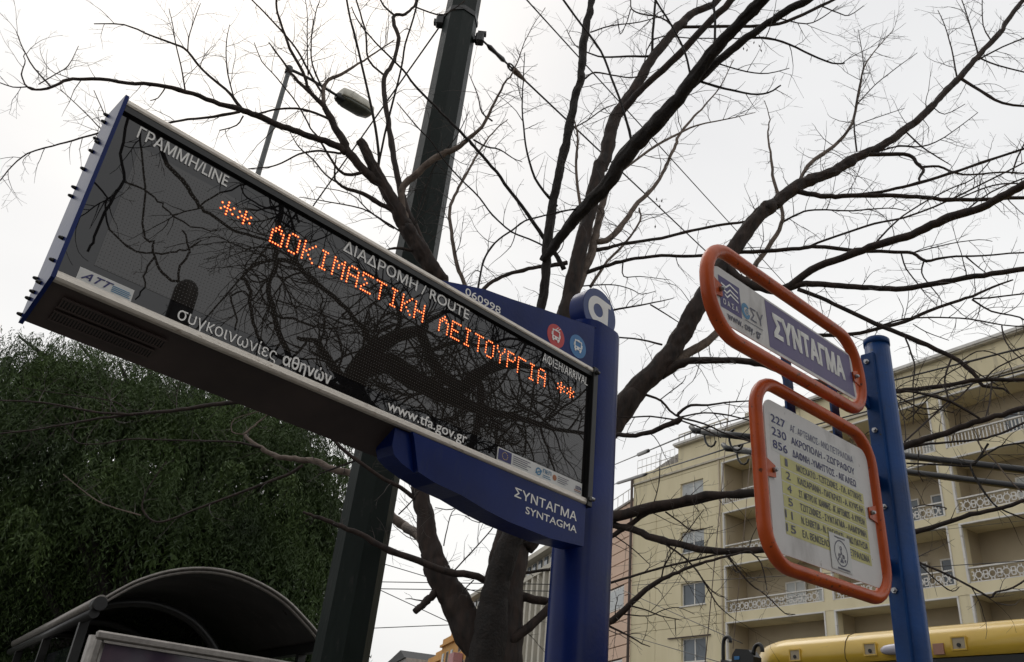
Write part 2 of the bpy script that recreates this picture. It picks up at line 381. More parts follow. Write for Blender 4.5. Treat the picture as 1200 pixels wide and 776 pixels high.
for k in range(0, 7):
    z = 10.3+2.95*(k-3); zt = z+.45; zn = z+2.95         # underside of slab band, top of band, next underside
    if k == 6: zn = 19.35
    if zt < -.1 and k < 6: pass
    top = (k == 5)
    # solid left part
    hole = None
    if k < 6:
        wz0 = zt+.67; wz1 = wz0+1.24
        for (a, c) in ((0, 2.1), (2.1, 7.4)):
            hole = (4.15, 5.98, wz0, wz1) if a > 1 else None
            wall_hole(a, c, max(zt, 0), z+2.95, hole).build('wall_panel', M['cream'], b)
            if z > 0: wall_hole(a, c, z, zt).build('wall_panel', M['cream'], b)
        if wz0 > 2: window(4.15, 5.98, wz0, wz1, {5: .95, 4: .5}.get(k, 0))
    else:
        for (a, c) in ((0, 2.1), (2.1, 7.4)): wall_hole(a, c, z, 19.35).build('wall_panel', M['cream'], b)
    # slab band right part
    bz1 = zt if k < 6 else 19.35
    if z > 0:
        for (a, c) in OPEN:
            MB().box(a-(.25 if a > 8 else -.013), c+.25, .0, 1.74, z, bz1-(.012 if k == 6 else 0)).build('slab_band', M['cream'], b)
            tr = MB(); tr.box(a, c, -.03, .1, z-.07, z-.004)
            if k > 0: tr.box(a, a+.09, -.028, .1, max(zt-2.95, 0), z-.072); tr.box(c-.07, c, -.028, .1, max(zt-2.95, 0), z-.072)
            tr.build('opening_trim', M['white_trim'], b)
    if k < 6:
        for (a, c) in OPEN:     # pillar to the right of every opening, return wall behind it
            MB().box(c+.003, c+.497, .02, .6, max(zt, 0)+.003, z+2.947).build('pillar', M['cream'], b)
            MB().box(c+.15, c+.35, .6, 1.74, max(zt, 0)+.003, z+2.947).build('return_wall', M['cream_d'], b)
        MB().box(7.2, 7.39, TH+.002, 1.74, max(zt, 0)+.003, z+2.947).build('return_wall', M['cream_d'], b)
        # openings: railing, rear windows
        for j, (a, c) in enumerate(OPEN):
            if zt < 3: continue
            r = MB(); rt = zt+.58
            r.box(a+.1, c-.08, -.02, .1, rt, rt+.06); r.box(a+.1, c-.08, .02, .09, zt+.01, zt+.05)
            ro = r.build('railing', M['white_trim'], b)
            if k == 5:
                n = int((c-a-.2)/.155)
                for i in range(n): inst(bb, 'baluster', ro, (a+.12+i*.155, 0, zt))
            else:
                n = int((c-a-.2)/cw); off = (c-a-.2-n*cw)/2
                for i in range(n): inst(cell_me, 'railing_panel', ro, (a+.1+off+i*cw, 0, zt+.02))
            y = 1.6
            for (p, q_) in ((2.7, 3.95), (4.55, 5.75)) if j != 2 else ((1.9, 3.3), (4.2, 5.6)):
                z0 = zt+.25; z1 = zt+1.6
                fr = MB(); tt = .07
                fr.box(a+p, a+q_, y, y+.1, z0, z0+tt); fr.box(a+p, a+q_, y, y+.1, z1-tt, z1)
                for e in (a+p, a+(p+q_)/2-.03, a+q_-tt): fr.box(e, e+tt, y-.004, y+.104, z0+tt, z1-tt)
                w = fr.build('window', M['white_trim'], b)
                MB().box(a+p+tt, a+q_-tt, y+.03, y+.06, z0+tt, z1-tt).build('pane', M['pane'] if (j+k) % 3 else M['curtain'], w)
MB().box(-.12, 7.398, -.1, TH, 19.36, 19.46).build('ledge', M['ledge'], b)
MB().box(7.402, UE, -.1, 1.9, 19.36, 19.46).build('ledge', M['ledge'], b)
MB().box(-.05, UE, -.02, .25, 19.46, 20.0).build('parapet', M['cream'], b)
for i in range(10):
    a = 4+i*3; MB().box(a+.012, min(a+3, UE)-.012, -.04, .0-.021, 19.47, 20.9).build('wall_panel', M['cream'], b)
MB().box(4, UE, .251, 8, 19.61, 20.9).build('penthouse', M['cream'], b)
MB().box(3.9, UE+.2, -.3, 8.2, 20.902, 21.05).build('cornice', M['ledge'], b)
MB().box(3.85, UE+.3, -.36, -.3, 20.98, 21.12).build('gutter', M['white_trim'], b)
MB().prism([(.3, 20.02), (3.88, 20.02), (3.88, 20.95)], lambda p, q, r: (p, r, q), .5, 3.5).build('roof_slope', M['roofgrey'], b)
rr = MB()
for i in range(9): rr.box(.2+i*.42, .218+i*.42, .1, .118, 20.0, 21.0)
rr.box(.2, 3.6, .1, .12, 21.0, 21.03); rr.box(.2, 3.6, .09, .14, 20.5, 20.53)
rr.build('roof_railing', M['white_trim'], b)
rr = MB()
for i in range(9): rr.box(3.0+i*.5, 3.04+i*.5, 1.0, 1.04, 21.051, 22.3)
rr.box(3.0, 7.04, .99, 1.05, 22.3, 22.36); rr.box(3.0, 7.04, .99, 1.05, 21.7, 21.74); rr.box(4.2, 6.2, 1.5, 2.8, 21.06, 22.2, .05); rr.box(8.8, 9.6, .5, 1.3, 21.06, 22.0, .05)
rr.build('rooftop_plant', M['whiteb'], b)
rr = MB(); rr.box(3.2, 6.4, -.11, -.05, 9.72, 9.78); rr.build('blind_rail', M['joint'], b)
MB().tube([(7.25, -.06, 19.3), (7.25, -.06, 0)], .05, 6).build('downpipe', M['cream_d'], b)
MB().tube([(-.06, -.1, 19.9), (-.06, -.1, 0)], .09, 6).build('downpipe', M['joint'], b)
for i, (u, zz) in enumerate(((18.3, 19.9), (22.0, 20.3), (18.9, 16.4))):
    MB().box(u, u+.22, -.22, -.045, zz, zz+.14, .03).build('flood_lamp', M['white_trim'], b)

# ------------------------------------------------------------------ buildings further along the street
dv = ray(260, 888); dv[2] = 0; dv /= np.linalg.norm(dv); dn = np.array([dv[1], -dv[0], 0])
if dn @ (CAM-at(720, 600, 54)) < 0: dn = -dn
def far_building(name, label, px0, y0, Y, length, zs, depth=10):
    P = at(px0, y0, Y); P[2] = 0
    return root(name, P, label, 'building', M=frame(P, dv, -dn, Z) if np.cross(dv, -dn)[2] > 0 else frame(P, -dv, -dn, Z)), (1 if np.cross(dv, -dn)[2] > 0 else -1)
# salmon clad building: starts behind the corner of the cream block and runs away from us
pb, sg = far_building('clad_building', 'salmon pink building with horizontal cladding boards left of the cream block', 743, 600, 53.4, 20, 0)
PH = 18.9
def X(a, c): return (a, c) if sg > 0 else (-c, -a)
MB().box(*X(.0, 11.9), .1, 9, -.1, PH-.15).build('building_core', M['joint'], pb)
panels = {}
for i in range(3):
    wdt = 4.0
    for j in range(25):
        z0 = PH-.74*(j+1); z1 = PH-.74*j-.06
        if z0 < 0: continue
        if i == 0 and j in (7, 8, 13, 14): a, c = X(.02, 1.2)
        else: a, c = X(i*wdt+.02, (i+1)*wdt-.03)
        MB().box(a, c, -.02, .1, z0, z1).build('cladding_board', M['pinkw'], pb)
for (j, n) in ((7, 2), (13, 2)):
    z1 = PH-.74*j-.1; z0 = z1-.74*n+.1
    a, c = X(1.25, 3.9)
    w = MB().box(a, c, .02, .09, z0, z1).build('window', M['white_trim'], pb)
    MB().box(a+.1, c-.1, .0, .019, z0+.1, z1-.1).build('pane', M['curtain'], w)
MB().box(*X(0, 11.9), -.12, .5, PH-.04, PH+.1).build('parapet', M['roofgrey'], pb)
rr = MB()
for i in range(12):
    a = X(.3+i*.9, .32+i*.9); rr.box(a[0], a[1], .1, .14, PH+.1, PH+1.0)
rr.box(*X(.3, 10.5), .1, .14, PH+1.0, PH+1.04); rr.build('roof_railing', M['white_trim'], pb)
# off-white building with pilasters
wb, sg = far_building('classical_building', 'off-white building with tall pilasters and windows seen between trunk and display post', 652, 640, 84, 30, 0)
_t = at(645, 634, 84)[2]; TOP = _t
MB().box(*X(0, 34), .4, 12, -.1, TOP-.5).build('building_core', M['whiteb'], wb)
MB().box(*X(-.4, 34.4), -.5, 12.4, TOP-.5, TOP).build('cornice', M['whiteb'], wb)
MB().box(*X(-.2, 34.2), -.2, .39, TOP-2.4, TOP-1.9).build('string_course', M['whiteb'], wb)
pil = MB().box(-.3, .3, -.15, .39, 0, TOP-2.4).mesh('pilaster', M['whiteb'])
for i in range(18):
    a = 1+i*1.9
    inst(pil, 'pilaster', wb, (a if sg > 0 else -a, 0, 0))
    for j in range(6):
        z1 = TOP-3.2-j*3.4
        if z1-2 < 0 or i == 17: continue
        p_, q_ = X(a+.5, a+1.4)
        w = MB().box(p_, q_, .25, .385, z1-2.2, z1).build('window', M['ledge'], wb)
        MB().box(p_+.1, q_-.1, .2, .249, z1-2.1, z1-.1).build('pane', M['pane'], w)
    p_, q_ = X(a+.5, a+1.4)
    w = MB().box(p_, q_, .25, .385, TOP-1.7, TOP-.7).build('window', M['pane'], wb)
# orange building
ob, sg = far_building('orange_building', 'orange rendered building with stepped roofline low between the pole and the tree trunk', 550, 736, 112, 50, 0)
zt = at(546, 722, 112)[2]
for i, (a, c, dz, yo) in enumerate(((0, 7, 0, 0), (7, 15, -1.1, .0), (15, 26, -2.6, .4), (26, 40, -3.6, .2), (40, 70, -4.6, .6))):
    p_, q_ = X(a, c-.03); T2 = zt+dz
    MB().box(p_, q_, yo, 14, -.1, T2).build('wall', M['orangeb'], ob)
    MB().box(p_-.1, q_+.1, yo-.35, yo-.001, T2-1.1, T2-.8).build('cornice', M['orangeb'], ob)
    MB().box(p_+.3, q_-.3, yo+1, 8, T2+.002, T2+1.0).build('roof_block', M['orangeb'], ob)
    n = int((c-a)/2.6)
    for s_ in range(n):
        for j in range(4):
            e = a+.7+s_*2.6; x0, x1 = X(e, e+1.3); z1 = T2-2.0-j*3.1
            if z1 < 2: continue
            w = MB().box(x0, x1, yo-.06, yo-.002, z1-1.9, z1).build('window', M['whiteb'], ob)
            MB().box(x0+.15, x1-.15, yo-.1, yo-.061, z1-1.8, z1-.1).build('pane', M['joint'] if (s_+j) % 2 else M['pane'], w)
bl = X(1.5, 4.2); MB().box(bl[0], bl[1], -1.3, -.1, zt-5.6, zt-4.3).build('balcony', mat('pink_balcony_panel', (.42, .2, .2), .7), ob)
gb, sg = far_building('low_grey_building', 'small grey rooftop beside the orange building near the bottom edge', 470, 764, 150, 30, 0)
zt = at(470, 763, 150)[2]
MB().box(*X(-6, 30), 0, 10, -.1, zt-1.6).build('wall', M['roofgrey'], gb)
MB().prism([(-6, zt-1.6), (-1, zt), (8, zt-.6), (30, zt-1.6)], lambda p, q, r: ((p if sg > 0 else -p), r, q), -.3, 10.3).build('roof', M['asphalt'], gb)

# ------------------------------------------------------------------ trolleybus
BZ = 3.22
Pb = onz(882, 748.5, BZ); s0 = Pb @ S; t0 = Pb @ Tt
TB = frame((t0*Tt+(s0)*S), Tt, S, Z)    # local x away from us, local y towards the bus's front, z up; y=0 front end
bus = root('trolleybus', t0*Tt+s0*S, 'yellow trolleybus with pale oval side lamp, roof only showing below the cream block', 'bus', M=TB)
LEN = 12.0; Wd = 2.5
def bus_ring(y, k):     # plan inset k at the end, profile points (x,z) of the upper cove
    return None
# cove/roof shell as loft of profile sections along y, rounded in plan at the front
prof = [(0.03, 2.93), (.0, 2.97), (.0, 3.04), (.025, 3.12), (.075, 3.18), (.16, 3.215), (.4, 3.23)]
prof = prof+[(Wd-x, z) for x, z in prof[::-1]]
secs = []
for i in range(13):
    a = i/12*math.pi/2
    secs.append((-.75+.75*math.sin(a)+.35, .75*(1-math.cos(a)), .16*(1-math.cos(a))))
secs = [(-LEN, 0, 0)]+[(-LEN+1, 0, 0)]+secs
sh = MB(); n = len(prof); vs = []
for (y, k, dz) in secs:
    for (x, z) in prof: vs.append((Wd/2+(x-Wd/2)*(1-k/(Wd/2)), y, z-dz*(z-2.9)/.33))
fs = [(i*n+j, i*n+j+1, (i+1)*n+j+1, (i+1)*n+j) for i in range(len(secs)-1) for j in range(n-1)]
sh.add(vs, fs, True); sh.add(vs[-n:], [tuple(range(n))]); sh.add(vs[:n], [tuple(range(n-1, -1, -1))])
sh.build('roof_shell', M['busyellow'], bus)
bd = MB()
bd.box(.02, Wd-.02, -LEN+.02, .2, .3, 1.05, .04); bd.build('lower_body', M['busyellow'], bus)
MB().box(.05, Wd-.05, -LEN+.05, .14, 1.052, 2.925).build('window_band', M['busglass'], bus)
MB().box(.045, .06, -LEN+.05, .0, 2.84, 2.925).build('gutter_strip', M['black'], bus)
for i in range(8):
    MB().box(.035, .049, -1.3-i*1.4, -1.2-i*1.4, 1.055, 2.83).build('window_post', M['black'], bus)
for y in (-2.4, -9.0):
    for x in (.0, Wd-.3):
        w = MB().tube([(x, y, .36), (x+.3, y, .36)], .48, 20).build('wheel', M['tyre'], bus)
        MB().tube([(x-.01, y, .36), (x+.31, y, .36)], .26, 16).build('rim', M['bolt'], w)
for y in (-1.1, -3.4, -5.7, -8.0):      # joints between the roof edge panels
    MB().tube([(x-.002*(1 if x < 1 else -1), y, z+.0015) for x, z in prof[:7]], .0035, 5).build('panel_joint', M['joint'], bus)
def bus_pt(px, py, xx=0.0):
    P = onplane(px, py, (t0+xx)*Tt, Tt); return P @ S - s0, P[2]
for (px, py) in ((932, 766), (1020, 759), (1124, 752)):
    y, z = bus_pt(px, py+2); z = min(3.06, z); h = .045; g = .055
    m = MB(); m.box(-.012, .004, y-g-.012, y+g+.012, z+h, z+h+.012); m.box(-.012, .004, y-g-.012, y+g+.012, z-h-.012, z-h); m.box(-.0118, .004, y-g-.012, y-g, z-h, z+h); m.box(-.0118, .004, y+g, y+g+.012, z-h, z+h)
    o = m.build('socket_frame', M['busyellow'], bus)
    MB().box(-.006, .004, y-g, y+g, z-h, z+h).build('socket_plate', M['cream_d'], o)
    MB().tube([(-.016, y, z-.015), (-.004, y, z-.015)], .017, 10).build('socket_hole', M['black'], o)
ya, za = bus_pt(1036, 761); yb, zb = bus_pt(1072, 757)
lp = MB(); m_ = []
for i in range(9):
    a = i/8*math.pi; m_.append((.0-.05*math.sin(a)**.7, ya+(yb-ya)*(1-math.cos(a))/2))
lp.tube([(x-.0, y, (za+zb)/2-.02) for x, y in m_], [.004+.042*math.sin(i/8*math.pi)**.5 for i in range(9)], 12)
lp.build('side_lamp', M['lampw'], bus)
ya, za = bus_pt(1094, 759); yb, zb = bus_pt(1106, 756)
MB().box(-.012, .004, yb, ya, za-.06, za+.03).build('reflector', mat('faded_red_reflector', (.4, .2, .14), .4), bus)
# front mirror with two hooked arms
def P2(px, py, xx=-.25): y, z = bus_pt(px, py, xx); return (xx, y, z)
mm = MB(); c = P2(872, 768); r = [P2(860, 778), P2(861, 768), P2(865, 761), P2(880, 762), P2(886, 770), P2(886, 785), P2(862, 790)]
mm.prism([(p[1], p[2]) for p in r], lambda p, q, d: (d, p, q), -.29, -.17, False)
mr = mm.build('wing_mirror', M['black'], bus)
MB().box(-.298, -.291, P2(870, 771)[1], P2(864, 771)[1], P2(866, 774)[2], P2(866, 770)[2]).build('mirror_glint', M['bus_blue'], mr)  # blue glint painted on as a flat coloured patch
for pts in ([(848, 785), (847.5, 765), (848, 752), (850, 747.5), (853, 746.5), (855.5, 748.5), (856, 753)], [(883, 768), (884, 760), (887, 756), (890.5, 755.5), (893, 759), (893.5, 764)]):
    P, R = smooth_path([P2(*p) for p in pts], [.02]*len(pts), 3)
    MB().tube(P, R, 8).build('mirror_arm', M['black'], bus)
MB().tube([P2(846, 775), P2(866, 779), (.05, -.2, 2.85)], .022, 8).build('mirror_arm', M['black'], bus)
# trolley booms and contact wires
cpole = []
for nm, (a, z_, bq) in {'a': ((824, 506), 5.6, (1200, 551)), 'b': ((862, 527), 5.55, (1200, 571))}.items():
    A = onz(*a, z_); B_ = onplane(*bq, A, Tt); d = B_-A; E_ = B_+d/np.linalg.norm(d)*3.2
    inv = np.array(TB.inverted()); loc = lambda P: (inv @ np.append(P, 1))[:3]
    bo = MB().tube([loc(A), loc(A+d*.25), loc(B_), loc(E_)], [.026, .03, .033, .036], 10).build('trolley_boom', M['wire'], bus)
    hd = MB(); dd = d/np.linalg.norm(d); la = loc(A)
    hd.tube([la, loc(A-dd*.15), loc(A-dd*.22+Z*.05)], [.034, .04, .03], 8)
    hd.tube([loc(A+dd*.0), loc(A+dd*.9)], .042, 8)
    hd.build('collector_head', M['black'], bo)
    for k in range(2):
        lo = MB(); c0 = A+dd*(.12+.42*k); P = []
        for i in range(9):
            an = math.radians(-20-i*30); P.append(loc(c0+dd*(.1*math.cos(an)*(1+.1*k))+Z*(-.13+.13*math.sin(an)*1.0+.08)))
        lo.tube(P, .013, 6); lo.build('rope_loop', M['black'], bo)
    cpole.append(A)
WIRES = []
def wire(pts, r, label, name='overhead_wire', group=None, sag=0):
    P = [at(*p) if len(p) == 3 else np.array(p[0]) for p in pts]
    if len(P) == 2:
        Q = [P[0]*(1-t)+P[1]*t-Z*sag*4*t*(1-t) for t in np.linspace(0, 1, 13)]
    else: Q = P
    m = MB().tube(Q, r, 6); c = Q[0]
    o = m.build(name, M['bark_light' if name == 'hanging_cable' else 'wire'], None, off=tuple(c)); o.location = tuple(c)
    return tag(o, label, 'wire', group or {'span_wire': 'span wires tied to the pole', 'contact_wire': 'trolley contact wires', 'hanging_cable': 'hanging cables', 'overhead_wire': 'thin overhead wires'}[name])
for A, lab, seg in ((cpole[0]+Z*.05, 'upper contact wire running left from the trolley boom over the cream block', ((747, 533), (761, 529))), (cpole[1]+Z*.05, 'lower contact wire running left from the second trolley boom across the parapet', ((716, 558), (759, 557)))):
    pass
MA = cpole[0]+Z*.05; MC = cpole[1]+Z*.05
w1 = wire([(700, 553, 26), (MA,)], .011, 'upper contact wire reaching the higher trolley boom above the parapet', 'contact_wire')
w2 = wire([(690, 577, 26), (MC,)], .011, 'lower contact wire reaching the lower trolley boom across the parapet', 'contact_wire')
wire([(MA,), (1290, 385, 5.2)], .008, 'contact wire continuing right from the higher boom through the twigs', 'contact_wire')
wire([(MC,), (1290, 410, 5.2)], .008, 'contact wire continuing right from the lower boom through the twigs', 'contact_wire')
def on_seg(px, w, A, B):     # point on 3-D segment A-B at image x
    lo, hi = 0., 1.
    def X_(P): v = P-CAM; return 600+f*(v@ER)/(v@FW)
    for _ in range(40):
        m = (lo+hi)/2
        if (X_(A*(1-m)+B*m) < px) == (X_(A) < X_(B)): lo = m
        else: hi = m
    return A*(1-lo)+B*lo
for (x0, x1, w, A, B) in ((747, 761, w1, at(700, 553, 26), MA), (722, 759, w2, at(690, 577, 26), MC)):
    p, q_ = on_seg(x0, 0, A, B), on_seg(x1, 0, A, B)
    o = MB().tube([p, p*.9+q_*.1, q_*.9+p*.1, q_], [.015, .038, .038, .015], 8).build('insulator', M['black'], w, off=tuple(w.location))
# span and service wires
wire([(440, 690, 40), (660, 693, 40)], .022, 'thin level wire behind the left fork of the bare tree, lower one')
wire([(380, 681, 42), (652, 685, 42)], .022, 'thin level wire behind the left fork of the bare tree, upper one')
wire([(300, 742, 60), (560, 731, 60)], .03, 'thin wire crossing the sky just above the orange building')
wire([(380, 640, 36), (600, 706, 36)], .018, 'thin wire slanting down to the right behind the left fork')
wire([(380, 661, 36), (560, 745, 36)], .018, 'thin wire slanting steeply down towards the orange building')
wire([(740, 686, 24), (1290, 652, 14)], .008, 'long level wire across the balconies of the cream block')
wire([(720, 664, 24), (1290, 600, 14)], .004, 'faint thin wire across the third balcony row')
wire([(730, 692, 22), (870, 754, 16)], .008, 'thin wire slanting down right towards the black mirror')
wire([(730, 743, 22), (850, 778, 16)], .008, 'lowest thin wire slanting down right by the bottom window')
wire([(855, 470, 18), (842, 610, 17), (826, 780, 16)], .010, 'brown hanging cable left of the balconies of the cream block', 'hanging_cable')
wire([(885, 470, 18), (873, 610, 17), (859, 760, 16)], .007, 'second hanging cable crossing the first balcony column', 'hanging_cable')

# ------------------------------------------------------------------ big octagonal pole
PA = at(409, 720, 7.2); PB = at(544.5, 0, 7.2)
dirp = (PB-PA)/(PB[2]-PA[2])
P0 = PA-dirp*PA[2]
pl = root('tapered_pole', P0, 'thick dark green octagonal steel pole behind the display', 'pole')
def oct_pole(z0, z1, n=14, g=0, ang=math.radians(12)):
    vs = []; zs = np.linspace(z0, z1, n)
    for z in zs:
        r = .232-.0032*(z)+g; c = dirp*z
        for i in range(8): a = ang+i*math.pi/4; vs.append((c[0]+r*math.cos(a), c[1]+r*math.sin(a), z))
    fs = [(i*8+j, i*8+(j+1) % 8, i*8+8+(j+1) % 8, i*8+8+j) for i in range(n-1) for j in range(8)]
    m = MB(); m.add(vs, fs); m.add(vs[-8:], [tuple(range(8))]); m.add(vs[:8], [tuple(range(7, -1, -1))]); return m
oct_pole(0, 11).build('shaft', M['pole_green'], pl)
MB().box(-.35, .35, -.35, .35, 0, .05, .01).build('base_plate', M['pole_green'], pl)
def pole_z(x, y):
    return onplane(x, y, P0, np.array([0, -1., 0]))[2]
zc = pole_z(541, 24)
oct_pole(zc-.035, zc+.035, 2, .012).build('clamp_band', M['black'], pl)
cc = P0+dirp*zc
for (x, y, zz) in ((516, 26, 0), (562, 46, 0)):
    q_ = at(x, y, 7.2-.02)-P0; m = MB(); m.box(q_[0]-.05, q_[0]+.05, q_[1]-.05, q_[1]+.05, q_[2]-.07, q_[2]+.07, .015); m.box(q_[0]-.03, q_[0]+.07, q_[1]-.03, q_[1]+.03, q_[2]+.071, q_[2]+.11); m.box(q_[0]-.075, q_[0]-.051, q_[1]-.03, q_[1]+.03, q_[2]-.04, q_[2]+.02)
    m.build('clamp_bracket', M['black'], pl)
A = at(514, 33, 7.15); B = at(361, 250, 9.5); C_ = A+(B-A)*1.35
wire([(A,), (C_,)], .010, 'span wire running down left from the pole clamp to behind the display', 'span_wire')
A = at(566, 48, 7.15); B = at(1045, 500, 40)
w = wire([(A,), (B,)], .013, 'span wire with turnbuckle running down right from the pole clamp', 'span_wire')
p, q_ = on_seg(571, 0, A, B), on_seg(592, 0, A, B)
tbk = MB(); side = np.cross((q_-p)/np.linalg.norm(q_-p), FW)
tbk.tube([p, p*.85+q_*.15, p*.5+q_*.5, q_*.85+p*.15, q_], [.014, .032, .022, .032, .014], 8); tbk.build('turnbuckle', M['black'], w, off=tuple(w.location))
p, q_ = on_seg(596, 0, A, B), on_seg(602, 0, A, B)
pp = []
for i in range(12):
    a = 2*math.pi*i/12; pp.append((p+q_)/2+(q_-p)/2*1.3*math.cos(a)+side*.06*math.sin(a))
MB().tube(pp, .012, 6, closed=True).build('shackle', M['black'], w, off=tuple(w.location))
p, q_ = on_seg(601, 0, A, B), on_seg(616, 0, A, B)
MB().tube([p, p*.8+q_*.2, p*.4+q_*.6, q_], [.03, .04, .03, .014], 8).build('insulator', M['bark_light'], w, off=tuple(w.location))
wire([(590, -30, 8), (990, 410, 32)], .012, 'long wire from the top edge down right past the big branches', 'span_wire')

# ------------------------------------------------------------------ distant street lamp
LT = at(339, 81, 13); LB = LT.copy(); LB[2] = 0
la = root('street_lamp', LB, 'weathered street lamp with short arm and boxy grey head at upper left', 'street lamp')
Z1 = LT[2]
MB().tube([(0, 0, 0), (0, 0, Z1*.5), (0, 0, Z1)], [.075, .06, .047], 10).build('post', M['lamp_pole'], la)
MB().tube([(0, 0, Z1-.12), (0, 0, Z1+.05)], .07, 10).build('post_collar', M['black'], la)
A = LT; B = onz(398, 114, Z1+.15); P, R = smooth_path([A-LB, (A*.6+B*.4)-LB+Z*.04, B-LB], [.035, .03, .03], 4)
MB().tube(P, R, 8).build('arm', M['black'], la)
dx = B-A; dx[2] = 0; Ld = np.linalg.norm(dx); dx /= Ld; dy = np.cross(Z, dx)
E2 = onz(440, 131, Z1+.2); hl = np.linalg.norm((E2-B)[:2]); hl = min(max(hl, .5), .95)
fnh = lambda a, c, h_: (B-LB)+dx*a+dy*c+Z*(h_+.12*a)
def hull(secs):
    m = MB(); vs = []; n = 12
    for (a, wy, zt_, zb_) in secs:
        for i in range(n):
            an = 2*math.pi*i/n; cx_, sx_ = math.cos(an), math.sin(an)
            vs.append(fnh(a, wy*abs(cx_)**.5*(1 if cx_ > 0 else -1), (zt_ if sx_ > 0 else -zb_)*abs(sx_)**.5*(1 if sx_ > 0 else -1) if sx_ > 0 else -zb_*abs(sx_)**.5))
    fs = [(i*n+j, i*n+(j+1) % n, (i+1)*n+(j+1) % n, (i+1)*n+j) for i in range(len(secs)-1) for j in range(n)]
    m.add(vs, fs, True); m.add(vs[:n], [tuple(range(n-1, -1, -1))]); m.add(vs[-n:], [tuple(range(n))]); return m
hull([(-.02, .16, .2, .02), (0, .18, .22, .02), (hl*.25, .2, .25, .02), (hl*.7, .2, .22, .02), (hl*.95, .16, .14, .02), (hl, .1, .07, .01)]).build('head_housing', M['lamp_shell'], la)
hull([(.02, .14, -.02, .08), (hl*.2, .18, -.02, .11), (hl*.7, .185, -.02, .12), (hl*.93, .14, -.02, .09), (hl*.98, .09, -.02, .05)]).build('lamp_bowl', M['lamp_glass'], la)
hull([(-.09, .07, .06, .08), (.07, .14, .06, .13)]).build('gear_box', M['black'], la)

# ------------------------------------------------------------------ bus shelter
Ps = at(118, 704, 7.9); SH = frame(Ps, Tt, S, Z)
ts0 = Ps@Tt; ss0 = Ps@S
def sh_pt(px, py, yy=0.):
    P = onplane(px, py, Ps+S*yy, S); return (P-Ps)@Tt, P[2]-Ps[2]
SR = Ps.copy(); SR[2] = 0
shl = root('bus_shelter', SR, 'dark bus shelter with arched roof at lower left under the green tree', 'bus shelter', M=frame(SR, Tt, S, Z))
zs = Ps[2]
arc = [sh_pt(*p) for p in ((118, 704), (140, 691), (165, 679), (200, 669), (237, 666), (272, 671), (305, 684), (335, 703), (358, 726), (371, 741), (379, 752))]
P, R = smooth_path([(a, 0, c+zs) for a, c in arc], [1]*len(arc), 3)
LS = 5.6
def vault(y0, y1, off0, off1, name, m, P=P):
    k = MB(); n = len(P); vs = []
    # normals in the xz plane
    N = []
    for i in range(n):
        t = P[min(i+1, n-1)]-P[max(i-1, 0)]; t /= np.linalg.norm(t); N.append(np.array([-t[2], 0, t[0]]))
    for o_ in (off0, off1):
        for y in (y0, y1):
            for p, q in zip(P, N): v = p+q*o_; vs.append((v[0], y, v[2]))
    fs = []
    for i in range(n-1):
        fs.append((i, i+1, n+i+1, n+i)); fs.append((2*n+i, 3*n+i, 3*n+i+1, 2*n+i+1))
        fs.append((i, 2*n+i, 2*n+i+1, i+1)); fs.append((n+i, n+i+1, 3*n+i+1, 3*n+i))
    fs += [(0, n, 3*n, 2*n), (n-1, 3*n-1, 4*n-1, 2*n-1)]
    k.add(vs, fs, True); k.sm = [True]*len(k.sm); return k.build(name, m, shl)
vault(.03, LS, -.02, .0, 'roof_sheet', M['shroof'])
vault(-.02, .028, -.012, .012, 'roof_rim', M['alu_d']); vault(-.0, .027, -.045, -.016, 'roof_rim', M['alu_d'])
vault(LS, LS+.04, -.04, .02, 'roof_rim', M['alu_d'])
# inner curved beams
for y in (.55, 2.6, 4.6):
    ar = [sh_pt(*p) for p in ((124, 706), (150, 700), (185, 699), (215, 706), (245, 722), (266, 745), (280, 770))]
    Q, RR = smooth_path([(a, y, c+zs-.0) for a, c in ar], [.045]*len(ar), 3)
    MB().tube(Q, RR, 8).build('curved_beam', M['black'], shl)
# gutter tubes along the left edge
g = MB(); a0 = P[0]
MB().tube([(a0[0], -.02, a0[2]), (a0[0], LS, a0[2])], .05, 12).build('gutter', M['alu_d'], shl)
MB().tube([(a0[0]-.02, 0, a0[2]-.11), (a0[0]-.02, LS, a0[2]-.11)], .045, 10).build('gutter', M['black'], shl)
MB().tube([(a0[0]-.005, -.06, a0[2]-.03), (a0[0]-.005, .12, a0[2]-.03)], .06, 14).build('end_cap', M['black'], shl)
for y in (.5, 2.6, 4.8):
    MB().box(a0[0]-.04, a0[0]+.04, y-.04, y+.04, 0, a0[2]-.1).build('post', M['black'], shl)
a1 = P[-1]
for y in (.5, 4.8): MB().box(a1[0]-.05, a1[0]+.03, y-.04, y+.04, 0, a1[2]).build('post', M['black'], shl)
MB().box(a1[0]-.06, a1[0]+.02, 0, LS, a1[2]-.1, a1[2]-.01).build('eave_beam', M['black'], shl)
for i in range(4):
    MB().box(a0[0]+.05+.0, a0[0]+.062, .6+i*1.03, 1.6+i*1.03, .3, a0[2]-.3).build('glass_pane', M['busglass'], shl)
MB().box(a0[0]+.2, a0[0]+.6, 1.2, 4.2, .42, .47, .01).build('bench', M['alu'], shl)
